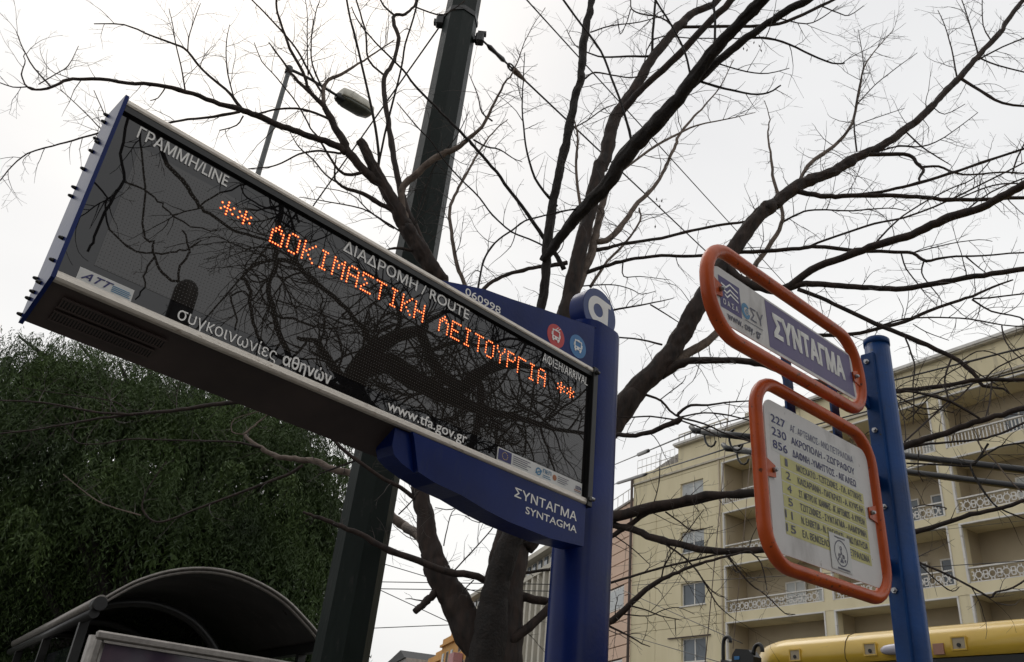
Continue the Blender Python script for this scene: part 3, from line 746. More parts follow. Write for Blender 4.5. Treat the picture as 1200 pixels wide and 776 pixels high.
# advertising panel across the near end: its own box
Pa = at(115, 738, 6.1); AZ = Pa[2]; Pa0 = Pa.copy(); Pa0[2] = 0
adv = ray(2340, 1107); adv[2] = 0; adv /= np.linalg.norm(adv); adn = np.array([-adv[1], adv[0], 0])
ad = root('advertising_panel', Pa0, 'silver framed advertising case with dark poster in front of the shelter', 'advertising panel', M=frame(Pa0, adv, adn, Z))
W_ = 1.75
fr = MB(); t = .055
fr.box(0, W_, 0, .05, AZ-t, AZ, .012); fr.box(0, t, .0, .05, .6, AZ-t-.001, .012); fr.box(W_-t, W_, 0, .05, .6, AZ-t-.001, .012); fr.box(0, W_, 0, .05, .54, .599, .012)
fr.build('case_frame', M['alu_d'], ad)
fr = MB(); fr.box(t+.002, W_-t-.002, .006, .03, AZ-t-.018, AZ-t-.002); fr.build('inner_trim', M['alu_d'], ad)
MB().box(t, W_-t, .03, .045, .6, AZ-t-.002).build('poster', M['poster'], ad)
MB().tube([(.0+.055, .11, .5), (.055, .11, AZ-.03)], .085, 12).build('case_edge', M['alu_d'], ad)
MB().box(.03, W_-.03, .052, .2, .5, AZ-.02, .03).build('case_body', M['black'], ad)
for x in (.2, W_-.3): MB().box(x, x+.1, .08, .16, 0, .5).build('leg', M['black'], ad)

# ------------------------------------------------------------------ unseen building added behind and left of the camera to block sky light
ng = root('sky_blocking_building', -Tt*6.5-S*30, 'unseen plain grey building added behind the viewpoint to block sky light', 'building', M=frame(-Tt*6.5-S*30, Tt, S, Z))
MB().box(-10, 0, -34, 26, -.1, 19).build('wall', M['roofgrey'], ng)
wm = MB().box(-.05, .03, -.7, .7, 0, 1.7).mesh('window', M['pane'])
for i in range(14):
    for j in range(5): inst(wm, 'window', ng, (0, -30+i*4, 4+j*3))

# ------------------------------------------------------------------ bus arrival display
DH = ray(1758, 1046); DH[2] = 0; DH /= np.linalg.norm(DH); DN = np.array([DH[1], -DH[0], 0])
DP = CAM+ray(697, 435)*4
def duz(px, py, off=0.):
    X_ = onplane(px, py, DP+DN*off, DN); return (X_-DP)@DH+2.272-2.28, X_[2]
Q0 = DP-DH*2.272+DH*2.28; Q0[2] = 0
disp = root('arrival_display', Q0, 'blue bus arrival display with dark led panel and glowing orange text', 'information display', M=frame(Q0, DH, -DN, Z))
A = -2.28; GY = .012; ex, ez, en = (1, 0, 0), (0, 0, 1), (0, -1, 0)
zb, zt = 2.708, 3.366; UR = -.006
CB = .150; CZ = zb-.088     # the underside slopes down towards the back
cab = MB(); cab.prism([(GY+.004, zb+.006), (CB, CZ+.006), (CB, zt-.006), (GY+.004, zt-.006)], lambda p, q, d: (d, p, q), A, UR); cab.build('cabinet', M['soffit'], disp)
gl = MB().box(A+.001, UR-.02, GY, GY+.0035, zb+.02, zt-.02); gl.build('front_glass', M['glass_black'], disp)
MB().box(A+.084, A+2.236, GY-.0012, GY-.0002, 2.803, 3.242).build('led_matrix', M['matrix'], disp)
# rails: top and bottom aluminium extrusions with a lip
def railprof(pts, name):
    MB().prism(pts, lambda p, q, d: (d, p, q), A+.001, UR-.0+.008).build(name, M['alu'], disp)
railprof([(-.004, zb+.003), (-.007, zb+.008), (-.006, zb+.022), (-.001, zb+.029), (GY+.0035, zb+.029), (GY+.0035, zb), (-.001, zb)], 'bottom_rail')
railprof([(-.004, zt-.020), (GY+.0035, zt-.020), (GY+.0035, zt+.002), (-.002, zt+.002), (-.006, zt-.002), (-.007, zt-.014)], 'top_rail')
MB().box(A+.002, UR-.02, -.002, GY+.002, zt-.042, zt-.0205).build('rail_gasket', M['black'], disp)
MB().box(A+.002, UR-.02, GY-.0012, GY-.0004, zb+.0292, zb+.033).build('rail_gasket', M['black'], disp)
MB().prism([(-.008, zb+.002), (CB+.004, CZ-.004), (CB+.004, zt+.010), (-.008, zt+.010)], lambda p, q, d: (d, p, q), A-.012, A-.0).build('end_plate', M['blue'], disp)
for (y, z) in ((.13, 3.37), (.12, 3.335), (.13, 3.27), (.09, 3.235), (.12, 3.215), (.13, 3.15), (.145, 3.085), (.14, 3.05), (.03, 2.85), (.03, 2.775), (.08, 2.72), (.14, 2.755), (.11, 2.70), (.13, 2.685), (.15, 2.64)):
    MB().tube([(A-.012, y, z), (A-.016, y, z), (A-.022, y, z), (A-.026, y, z)], [.0062, .006, .005, .003], 8).build('side_bolt', M['black'], disp)
MB().box(UR-.02, UR+.012, -.012, .2, zb-.006, zt+.008, .002).build('end_plate', M['black'], disp)
# vent grilles in the underside
def dloc(P): v = np.asarray(P)-Q0; return v@DH, -(v@DN), v[2]
_a = np.array([0, CB-0., CZ-zb]); _a /= np.linalg.norm(_a)         # along the slope (local y,z)
nS = -DN*0; sl = -DN*_a[1]+Z*_a[2]; nS = np.cross(DH, sl); Pz = Q0+Z*zb
for (p0, p1) in (((57, 352), (192, 404)), ((46, 365), (176, 416))):
    a = onplane(*p0, Pz, nS)-Pz; c = onplane(*p1, Pz, nS)-Pz
    y = (a@sl+c@sl)/2; x0, x1 = max(a@DH, A+.05), c@DH; y = min(y, .15)
    fn = lambda p, q, d: tuple(np.array([p, 0, zb+.005])+_a*q+np.array([0, _a[2], -_a[1]])*d)
    g = MB().prism([(x0, y-.014), (x1, y-.014), (x1, y+.014), (x0, y+.014)], fn, .0008, .0018).build('vent_grille', M['black'], disp)
    k = MB(); n = 34
    for i in range(n+1):
        x = x0+(x1-x0)*i/n; k.prism([(x-.0022, y-.014), (x+.0022, y-.014), (x+.0022, y+.014), (x-.0022, y+.014)], fn, .002, .005)
    for q_ in (-.017, .017): k.prism([(x0-.004, y+q_-.003), (x1+.004, y+q_-.003), (x1+.004, y+q_+.003), (x0-.004, y+q_+.003)], fn, .0008, .0055)
    k.build('vent_slat', M['soffit'], g)
# LED characters
FONT = {'*': ['00000', '10101', '01110', '11111', '01110', '10101', '00000'][0:7],
 'Δ': ['00100', '01110', '11011', '10001', '10001', '10001', '11111'], 'Ο': ['01110', '10001', '10001', '10001', '10001', '10001', '01110'],
 'Κ': ['10001', '10010', '10100', '11000', '10100', '10010', '10001'], 'Ι': ['01110', '00100', '00100', '00100', '00100', '00100', '01110'],
 'Μ': ['10001', '11011', '10101', '10101', '10001', '10001', '10001'], 'Α': ['01110', '10001', '10001', '11111', '10001', '10001', '10001'],
 'Σ': ['11111', '10000', '01000', '00100', '01000', '10000', '11111'], 'Τ': ['11111', '00100', '00100', '00100', '00100', '00100', '00100'],
 'Η': ['10001', '10001', '10001', '11111', '10001', '10001', '10001'], 'Λ': ['00100', '01110', '11011', '10001', '10001', '10001', '10001'],
 'Ε': ['11111', '10000', '10000', '11110', '10000', '10000', '11111'], 'Υ': ['10001', '10001', '01010', '00100', '00100', '00100', '00100'],
 'Ρ': ['11110', '10001', '10001', '11110', '10000', '10000', '10000'], 'Γ': ['11111', '10000', '10000', '10000', '10000', '10000', '10000']}
FONT['*'] = ['00000', '00100', '10101', '01110', '10101', '00100', '00000']
msg = '** ΔΟΚΙΜΑΣΤΙΚΗ ΛΕΙΤΟΥΡΓΙΑ **'
du = .01064; dz = .0117; LZ = 3.228; lit = set(); c0 = 27
for ci, ch in enumerate(msg):
    if ch == ' ': continue
    k = MB()
    for r_ in range(7):
        for q_ in range(5):
            if FONT[ch][r_][q_] == '1':
                gx = c0+ci*6+q_; lit.add((gx, r_)); x = A+.0905+gx*du; z = LZ-r_*dz
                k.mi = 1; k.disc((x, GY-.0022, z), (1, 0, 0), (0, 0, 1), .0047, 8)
                k.mi = 0; k.disc((x, GY-.0028, z), (1, 0, 0), (0, 0, 1), .0027, 8)
    k.build('led_character', [M['led_core'], M['led_halo']], disp)
k = MB()
for gx in range(0, 202):
    for gz in range(0, 37):
        if (gx, gz) in lit: continue
        k.disc((A+.0905+gx*du, GY-.0016, LZ-gz*dz), (1, 0, 0), (0, 0, 1), .0017, 6)
k.build('unlit_leds', M['led_off'], disp, kind='stuff')
O = (A+.009, GY-.002, .005)
def dt(s, x, z, h, w, m='print', bold=0., name='lettering', par=disp, org=O, **kw): return text(s, name, par, ex, ez, en, org, x, z, h, w, M[m], bold, **kw)
dt('ΓΡΑΜΜΗ/LINE', .055, 3.262, .042, .31, bold=.018)
dt('ΔΙΑΔΡΟΜΗ / ROUTE', .838, 3.266, .045, .63, bold=.018)
dt('ΑΦΙΞΗ/ARRIVAL', 1.918, 3.266, .040, .31, bold=.012)
dt('συγκοινωνίες', .342, 2.747, .042, .345)
dt('αθηνών', .712, 2.747, .042, .19, bold=.03)
dt('www.tfa.gov.gr', 1.150, 2.748, .040, .39, bold=.02)
st = MB().box(A+.052, A+.211, GY-.0022, GY-.0012, 2.741, 2.781).build('maker_sticker', M['print_w'], disp)
OS = (A, GY-.0026, 0)
dt('ΑΤΤ', .064, 2.75, .021, .088, 'navy', .035, 'lettering', st, OS, shear=.45)
k = MB()
for i in range(4): k.box(A+.150, A+.205-.004*(i % 2), GY-.0032, GY-.0026, 2.748+i*.0055, 2.7505+i*.0055)
k.build('small_print', M['cyan'], st)
eu = MB().box(A+1.716, A+2.236, GY-.0022, GY-.0012, 2.742, 2.798).build('funding_sticker', M['print_w'], disp)
fl = MB().box(A+1.722, A+1.796, GY-.0034, GY-.0024, 2.747, 2.793).build('flag', M['navy'], eu)
k = MB()
for i in range(12):
    a = i*math.pi/6; k.disc((A+1.759+.015*math.cos(a), GY-.0038, 2.770+.015*math.sin(a)), (1, 0, 0), (0, 0, 1), .0022, 5)
k.build('flag_stars', M['yellow_ink'], fl)
k = MB()
for i, w in enumerate((.10, .085, .105, .08, .09)): k.box(A+1.806, A+1.806+w, GY-.0032, GY-.0026, 2.7855-i*.0085, 2.7885-i*.0085)
for i, w in enumerate((.07, .06, .065, .05)): k.box(A+2.078, A+2.078+w, GY-.0032, GY-.0026, 2.783-i*.0085, 2.7855-i*.0085)
k.box(A+2.186, A+2.231, GY-.0032, GY-.0026, 2.750, 2.7525); k.build('small_print', M['grey_ink'], eu)
dt('ΠΕΠ', 1.985, 2.772, .015, .05, 'cyan', .03, 'lettering', eu, OS)
k = MB(); k.box(A+1.985, A+2.035, GY-.0032, GY-.0026, 2.752, 2.755); k.box(A+1.985, A+2.03, GY-.0032, GY-.0026, 2.760, 2.763)
for i in range(5): k.box(A+1.94+i*.008, A+1.946+i*.008, GY-.0032, GY-.0026, 2.757+i*.003, 2.762+i*.004)
k.disc((A+1.958, GY-.0033, 2.768), (1, 0, 0), (0, 0, 1), .017, 14, .011); k.build('region_mark', M['cyan'], eu)
MB().disc((A+2.058, GY-.0030, 2.771), (1, 0, 0), (0, 0, 1), .013, 16).build('round_seal', M['brown_ink'], eu)
dt('ΕΣΠΑ', 2.195, 2.764, .013, .037, 'navy', .03, 'lettering', eu, OS)
MB().box(A+2.186, A+2.231, GY-.0032, GY-.0026, 2.756, 2.7595).build('stripe', M['brown_ink'], eu)
# lower bracket with stop name
pts = [duz(*p) for p in ((486, 523), (490, 553), (510, 566), (540, 580), (568, 597), (595, 611), (645, 631), (684, 640.5), (684, 600))]
top = zb-.002
poly = [(pts[0][0]-.02, top), (pts[0][0]-.008, top-.02)]+[(a, z) for a, z in pts[1:8]]+[(pts[7][0], top)]
poly = [(a, min(z, top)) for a, z in poly]
BD = .12
br = MB().prism(poly, lambda p, q, d: (p, d, q), .0, BD).build('lower_bracket', M['blue'], disp)
def dz2(px, py, y): X_ = onplane(px, py, DP-DN*y, DN); return (X_-DP)@DH+2.272-2.28, X_[2]
np_ = [dz2(446, 526, .09), dz2(448, 537, .09), dz2(457, 547, .09), dz2(472, 558, .09), dz2(492, 569, .09)]
k = MB(); k.prism([(np_[0][0], top)]+[(a, min(z, top-.01)) for a, z in np_]+[(poly[3][0]+.05, poly[3][1]+.004), (poly[3][0]+.05, top)], lambda p, q, d: (p, d, q), .022, BD-.002, False); k.build('bracket_nose', M['blue'], br)
OB = (A, -.0008, 0)
dt('ΣΥΝΤΑΓΜΑ', 1.822, 2.620, .036, .378, bold=.02, par=br, org=OB)
dt('SYNTAGMA', 1.892, 2.570, .029, .312, bold=.02, par=br, org=OB)
# upper arch panel
pts = [duz(*p) for p in ((520, 331), (545, 333.5), (570, 339), (600, 350), (640, 363), (675, 375), (700, 384))]
ub = [(pts[0][0]-.02, zt+.0045)]+[(a, max(z, zt+.006)) for a, z in pts[1:]]+[(-.02, pts[-1][1]), (-.02, zt+.0045)]
ap = MB().prism(ub, lambda p, q, d: (p, d, q), .004, .05).build('arch_panel', M['blue'], disp)
OA = (A, .0035, 0)
dt('060998', 1.437, 3.372, .034, .205, bold=.008, par=ap, org=OA)
for (u, z, c, tr) in ((1.994, 3.424, 'red', 1), (2.147, 3.437, 'bus_blue', 0)):
    e = MB().disc((A+u, .0028, z), (1, 0, 0), (0, 0, 1), .058, 32).build('route_roundel', M[c], ap)
    g = MB(); w, h = .025, .033; y0, y1 = .0010, .0022
    def bx(x0, x1, z0, z1): g.box(A+u+x0, A+u+x1, y0, y1, z+z0, z+z1)
    bx(-w, w, h*.72, h*.9); bx(-w, -w*.78, -h*.6, h*.72); bx(w*.78, w, -h*.6, h*.72); bx(-w*.78, w*.78, -h*.6, -h*.05)
    bx(-w*.3, w*.3, h*.9, h*1.0); bx(-w*.85, -w*.45, -h*.85, -h*.6); bx(w*.45, w*.85, -h*.85, -h*.6)
    bx(-w*1.2, -w*1.04, -h*.1, h*.4); bx(w*1.04, w*1.2, -h*.1, h*.4)
    if tr:
        for s_ in (-.25, .35):
            g.add([(A+u+w*s_, y0, z+h*.95), (A+u+w*s_+.004, y0, z+h*.95), (A+u+w*s_+.020, y0, z+h*1.45), (A+u+w*s_+.016, y0, z+h*1.45)], [(0, 1, 2, 3)])
    g.build('vehicle_pictogram', M['print'], e)
    g = MB()
    for s_ in (-1, 1): g.disc((A+u+s_*w*.5, .0006, z-h*.33), (1, 0, 0), (0, 0, 1), .0045, 10)
    g.build('pictogram_lamp', M[c], e)
# post: stadium section, cap
def stadium(u0, u1, y0, y1, n=10):
    r = (y1-y0)/2; o = []
    for i in range(n+1): a = -math.pi/2+math.pi*i/n; o.append((u1-r+r*math.cos(a), (y0+y1)/2+r*math.sin(a)))
    for i in range(n+1): a = math.pi/2+math.pi*i/n; o.append((u0+r+r*math.cos(a), (y0+y1)/2+r*math.sin(a)))
    return o
st_ = stadium(A+2.262, A+2.566, .045, .245)
ps = MB().prism(st_, lambda p, q, d: (p, q, d), 0, 3.672, True).build('post', M['blue'], disp)
MB().prism(stadium(A+2.265, A+2.563, .048, .242), lambda p, q, d: (p, q, d), 3.672, 3.68, True).build('post_cap', M['blue'], disp)
MB().box(A+2.15, A+2.72, -.05, .35, 0, .03, .01).build('base_plate', M['blue'], disp)
MB().tube([(A+2.262, -.02, 2.735), (A+2.285, -.02, 2.735)], .009, 8).build('hinge_pin', M['bolt'], disp)
MB().tube([(A+2.262, -.02, 3.345), (A+2.28, -.02, 3.345)], .009, 8).build('hinge_pin', M['black'], disp)
# emblem disc
EC = (A+2.390, 3.765); er = .13
em = MB(); circ = [(EC[0]+er*math.cos(2*math.pi*i/48), EC[1]+er*math.sin(2*math.pi*i/48)) for i in range(48)]
em.prism(circ, lambda p, q, d: (p, d, q), .09, .18, True); emo = em.build('emblem_disc', M['blue'], disp)
MB().disc((EC[0], .0892, EC[1]), (1, 0, 0), (0, 0, 1), er-.003, 48).build('emblem_face', M['blue_face'], emo)
k = MB(); cx, cz = EC[0]-.012, EC[1]+.006; ro, ri = .078, .037; y = .0882
n = 40; k.add([(cx+ro*math.cos(2*math.pi*i/n), y, cz+ro*math.sin(2*math.pi*i/n)) for i in range(n)]+[(cx+ri*math.cos(2*math.pi*i/n), y, cz+ri*math.sin(2*math.pi*i/n)) for i in range(n)], [(i, (i+1) % n, n+(i+1) % n, n+i) for i in range(n)])
k.add([(cx+.005, y-.0003, cz+ro), (cx+.098, y-.0003, cz+ro-.006), (cx+.098, y-.0003, cz+ro-.03), (cx+.04, y-.0003, cz+ro-.03)], [(0, 3, 2, 1)])
k.add([(cx+.042, y-.0006, cz+ro-.028), (cx+.078, y-.0006, cz+ro-.028), (cx+.078, y-.0006, cz-.088), (cx+.042, y-.0006, cz-.088)], [(0, 3, 2, 1)])
k.build('emblem_letter', M['print'], emo)

# ------------------------------------------------------------------ orange framed stop sign
def rot(az, rl):
    a = math.radians(az); h = np.array([math.sin(a), math.cos(a), 0]); r = math.radians(rl)
    return h*math.cos(r)+Z*math.sin(r), Z*math.cos(r)-h*math.sin(r)
PS = np.array([1.187, 2.384, 0])
sg_ = root('bus_stop_sign', PS, 'orange framed bus stop sign with two panels on a round blue post', 'bus stop sign')
hL, uL = rot(50.2, 2.19); cL = CAM+ray(966.48, 581.26)*2.4-PS; nL = np.cross(hL, uL)
hU, uU = rot(46, 6.5); cU = CAM+ray(928, 397.8)*2.42-PS; nU = np.cross(hU, uU)      # n points to the viewer side
if nL@(CAM-PS-cL) < 0: nL = -nL
if nU@(CAM-PS-cU) < 0: nU = -nU
def fl_(c, h, u, n): return lambda x, z, d=0.: c+h*x+u*z+n*d
FLo = fl_(cL, hL, uL, nL); FUp = fl_(cU, hU, uU, nU)
MB().tube([(0, 0, 0), (0, 0, 2.985)], .0385, 24).build('post', M['blue_post'], sg_)
MB().tube([(0, 0, 2.97), (0, 0, 2.99), (0, 0, 2.994)], [.0405, .0405, .036], 24).build('post_cap', M['blue_post'], sg_)
hp = np.array([math.sin(math.radians(50)), math.cos(math.radians(50)), 0]); npz = np.array([hp[1], -hp[0], 0])
def pbox(a0, a1, b0, b1, z0, z1, bev=0):     # a along the panels, b towards the viewer
    m = MB(); m.box(a0, a1, b0, b1, z0, z1, bev); m.v = [tuple(hp*p[0]+npz*p[1]+Z*p[2]) for p in m.v]; return m
pbox(-.050, -.036, -.036, .008, 1.90, 2.93, .003).build('slotted_strip', M['blue_post'], sg_)
for (px, py) in ((1018, 428), (1028.5, 508), (1041, 597.5), (1054, 695)):
    z = onplane(px, py, PS, np.array([0, -1., 0]))[2]-.0
    c = hp*-.050+npz*-.016
    m = MB(); m.tube([c+Z*z, c+Z*z-hp*.006], .0085, 6); m.tube([c+Z*z-hp*.006, c+Z*z-hp*.013], .005, 8); m.build('strip_bolt', M['bolt'], sg_)
def tubeframe(F, w, h, r, cx, cz, rad, name):
    p = rrect(w, h, r, 8, cx, cz); return MB().tube([F(a, c) for a, c in p], rad, 14, closed=True).build(name, M['orange'], sg_)
fL = tubeframe(FLo, .592, .468, .095, -.006, .008, .0172, 'lower_frame')
fU = tubeframe(FUp, .876, .240, .110, .008, .012, .0175, 'upper_frame')
for (F, x, zz, par) in ((FUp, .40, -.03, fU), (FLo, .27, .14, fL), (FLo, .27, -.11, fL)):
    p0 = F(x+.03, zz); z = p0[2]; q0 = hp*-.045+npz*-.03+Z*z; m = MB()
    for dz_ in (0,):
        a = p0; c = q0; d = Z*.022; e = npz*.004
        vs = [a-d-e, c-d-e, c+d-e, a+d-e, a-d+e, c-d+e, c+d+e, a+d+e]
        m.add(vs, [(3, 2, 1, 0), (4, 5, 6, 7), (0, 1, 5, 4), (1, 2, 6, 5), (2, 3, 7, 6), (3, 0, 4, 7)])
    m.build('post_bracket', M['blue_post'], sg_)
for px, py in ((925, 462), (980, 492)):
    P = onplane(px, py, PS+cL-nL*.03, nL)-PS; x = (P-cL)@hL
    vs = [FLo(x+s_*.022, zz, d) for d in (-.034, -.028) for (s_, zz) in ((-1, .2), (1, .2), (1, .41), (-1, .41))]
    MB().add(vs, [(3, 2, 1, 0), (4, 5, 6, 7), (0, 1, 5, 4), (1, 2, 6, 5), (2, 3, 7, 6), (3, 0, 4, 7)]).build('linking_strap', M['blue_post'], sg_)
def plate(F, w, h, r, name, m, d0=-.0015, d1=.0015, cx=0, cz=0, par=sg_):
    return MB().prism(rrect(w, h, r, 6, cx, cz), lambda p, q, d: F(p, q, d), d0, d1).build(name, M[m] if isinstance(m, str) else m, par)
def stick(F, x0, x1, z0, z1, d, name, m, par):
    return MB().add([F(x0, z0, d), F(x1, z0, d), F(x1, z1, d), F(x0, z1, d)], [(0, 1, 2, 3)]).build(name, M[m], par)
pL = plate(FLo, .532, .392, .035, 'route_plate', 'plate')
pU = plate(FUp, .80, .150, .028, 'name_plate', 'plate')
def stext(s, F, h_, u_, n_, x, z, h, w, m, par, bold=0., d=.0026, shear=0, name='lettering'):
    return text(s, name, par, h_, u_, n_, F(0, 0, d), x, z, h, w, M[m], bold, 0, shear=shear)
rows = [('227', 'ΑΓ. ΑΡΤΕΜΙΟΣ- ΑΝΩ ΠΕΤΡΑΛΩΝΑ'), ('230', 'ΑΚΡΟΠΟΛΗ - ΖΩΓΡΑΦΟΥ'), ('856', 'ΔΑΦΝΗ -ΥΜΗΤΤΟΣ - ΑΙΓΑΛΕΩ')]
for i, (n_, t_) in enumerate(rows):
    z = .136-.0345*i
    s_ = stick(FLo, -.246, .196, z-.008, z+.0245, .0019, 'route_strip', 'print_w', pL)
    stext(n_, FLo, hL, uL, nL, -.238, z, .0215, .066, 'navy', s_, .02); stext(t_, FLo, hL, uL, nL, -.148, z+.0, .0185, .325, 'navy', s_, [.0, .02, .02][i])
rows = [('1', 'ΜΟΣΧΑΤΟ - ΤΖΙΤΖΙΦΙΕΣ - ΠΛ. ΑΤΤΙΚΗΣ'), ('2', 'ΚΑΙΣΑΡΙΑΝΗ - ΠΑΓΚΡΑΤΙ - Α. ΚΥΨΕΛΗ'), ('4', 'ΣΤ. ΜΕΤΡΟ ΑΓ. ΙΩΑΝΝΗΣ - ΑΓ. ΑΡΤΕΜΙΟΣ - Α. ΚΥΨΕΛΗ'), ('5', 'ΤΖΙΤΖΙΦΙΕΣ - ΣΥΝΤΑΓΜΑ - ΛΑΜΠΡΙΝΗ'), ('11', 'Ν. ΕΛΒΕΤΙΑ - Ν. ΠΑΓΚΡΑΤΙ - ΑΝΩ ΠΑΤΗΣΙΑ'), ('15', 'ΕΛ. ΒΕΝΙΖΕΛΟΥ - ΑΝΩ - ΠΕΤΡΑΛΩΝΑ')]
for i, (n_, t_) in enumerate(rows):
    z = .0325-.0337*i
    s_ = stick(FLo, -.209, .213, z-.0075, z+.0235, .0019, 'route_strip', 'yellow_strip', pL)
    w = {'1': .0115, '11': .033}.get(n_, .02 if len(n_) == 1 else .042)
    stext(n_, FLo, hL, uL, nL, -.188 if len(n_) == 1 else -.207, z, .0195, w, 'grey_ink', s_, .02); stext(t_, FLo, hL, uL, nL, -.134, z, .017, .335, 'grey_ink', s_, .012)
s_ = stick(FLo, -.006, .098, -.186, -.094, .0034, 'round_sticker', 'print_w', pL)
k = MB(); c = FLo(.047, -.141, .0040)
k.disc(c, hL, uL, .034, 32, .031)
for a0 in (90, 215, 325):
    a = math.radians(a0); p = c+hL*.013*math.cos(a)+uL*.013*math.sin(a)
    k.disc(p, hL, uL, .006, 10, .003)
    k.add([c+hL*.003+nL*.0002, p-uL*.002+nL*.0002, p+uL*.002+nL*.0002, c-hL*.003+nL*.0002], [(0, 1, 2, 3)])
k.add([FLo(.037, -.165, .004), FLo(.057, -.165, .004), FLo(.047, -.150, .004)], [(0, 1, 2)])
k.disc(FLo(.030, -.158, .004), hL, uL, .004, 8); k.disc(FLo(.064, -.158, .004), hL, uL, .004, 8)
k.build('round_emblem', M['grey_ink'], s_)
k = MB()
for i in range(14):
    x = .022+i*.0045; k.add([FLo(x, -.1835, .004), FLo(x+.003, -.1835, .004), FLo(x+.003, -.1785, .004), FLo(x, -.1785, .004)], [(0, 1, 2, 3)])
for i in range(12):
    x = .02+i*.0045; k.add([FLo(x, -.1035, .004), FLo(x+.003, -.1035, .004), FLo(x+.003, -.1, .004), FLo(x, -.1, .004)], [(0, 1, 2, 3)])
k.build('small_print', M['grey_ink'], s_)
# name plate contents
stick(FUp, -.142, .385, -.066, .069, .0019, 'purple_panel', 'purple', pU)
stext('ΣΥΝΤΑΓΜΑ', FUp, hU, uU, nU, -.106, -.025, .062, .430, 'print', pU, .075)
sq = stick(FUp, -.378, -.276, -.034, .052, .0019, 'logo_square', 'purple_d', pU)
k = MB()
for i in range(3):
    o_ = .012*i; pl_ = [(-.368, .033-o_), (-.345, .029-o_), (-.325, .043-o_*.9), (-.313, .040-o_*.9), (-.287, .034-o_)]
    if i: pl_ = [(-.366+.006*i, .031-o_), (-.343, .026-o_), (-.325, .040-o_), (-.313, .036-o_), (-.288, .030-o_)]
    for a, c in zip(pl_[:-1], pl_[1:]):
        k.add([FUp(a[0], a[1]-.003, .0026), FUp(c[0], c[1]-.003, .0026), FUp(c[0], c[1]+.002, .0026), FUp(a[0], a[1]+.002, .0026)], [(0, 1, 2, 3)])
k.build('wave_logo', M['print'], sq)
stext('Ο Α Σ Α', FUp, hU, uU, nU, -.366, -.023, .014, .072, 'print', sq, .01)
k = MB(); c = FUp(-.252, -.004, .0022)
vs = []; n = 22
for i in range(n): a = math.radians(40+300*i/(n-1)); w_ = .0035+.003*math.sin(math.pi*i/(n-1)); vs += [c+hU*(.0165-w_)*math.cos(a)+uU*(.0165-w_)*math.sin(a), c+hU*(.0165+w_)*math.cos(a)+uU*(.0165+w_)*math.sin(a)]
k.add(vs, [(2*i, 2*i+1, 2*i+3, 2*i+2) for i in range(n-1)]); k.disc(c+nU*.0003+hU*.004, hU, uU, .007, 12, .004)
k.build('swirl_logo', M['cyan'], pU)
stext('ΣΥ', FUp, hU, uU, nU, -.231, -.021, .035, .068, 'grey_ink', pU, .0)
k = MB(); k.add([FUp(-.262, -.032, .0022), FUp(-.17, -.031, .0022), FUp(-.17, -.029, .0022), FUp(-.262, -.03, .0022)], [(0, 1, 2, 3)]); k.build('small_print', M['grey_ink'], pU)
stext('www. osy. gr', FUp, hU, uU, nU, -.350, -.058, .021, .165, 'grey_ink', pU, .025)
# mounting tabs
def tab(F, n_, s_, x, z, w, par):
    o_ = [(x, z+.030), (x-s_*w, z+.012), (x-s_*w, z-.018), (x, z-.026)]
    if s_ < 0: o_ = o_[::-1]
    m = MB().prism(o_, lambda p, q, d: F(p, q, d), .003, .007).build('mounting_tab', M['orange'], par)
    c = F(x-s_*(w-.010), z-.002, .007); MB().tube([c, c+n_*.005, c+n_*.012], [.0065, .0065, .004], 8).build('tab_bolt', M['bolt'], m)
tab(FLo, nL, -1, -.298, .005, .056, fL); tab(FLo, nL, 1, .285, .010, .056, fL)
tab(FUp, nU, -1, -.425, .010, .052, fU); tab(FUp, nU, 1, .438, .004, .052, fU)

from mathutils import noise as mnoise

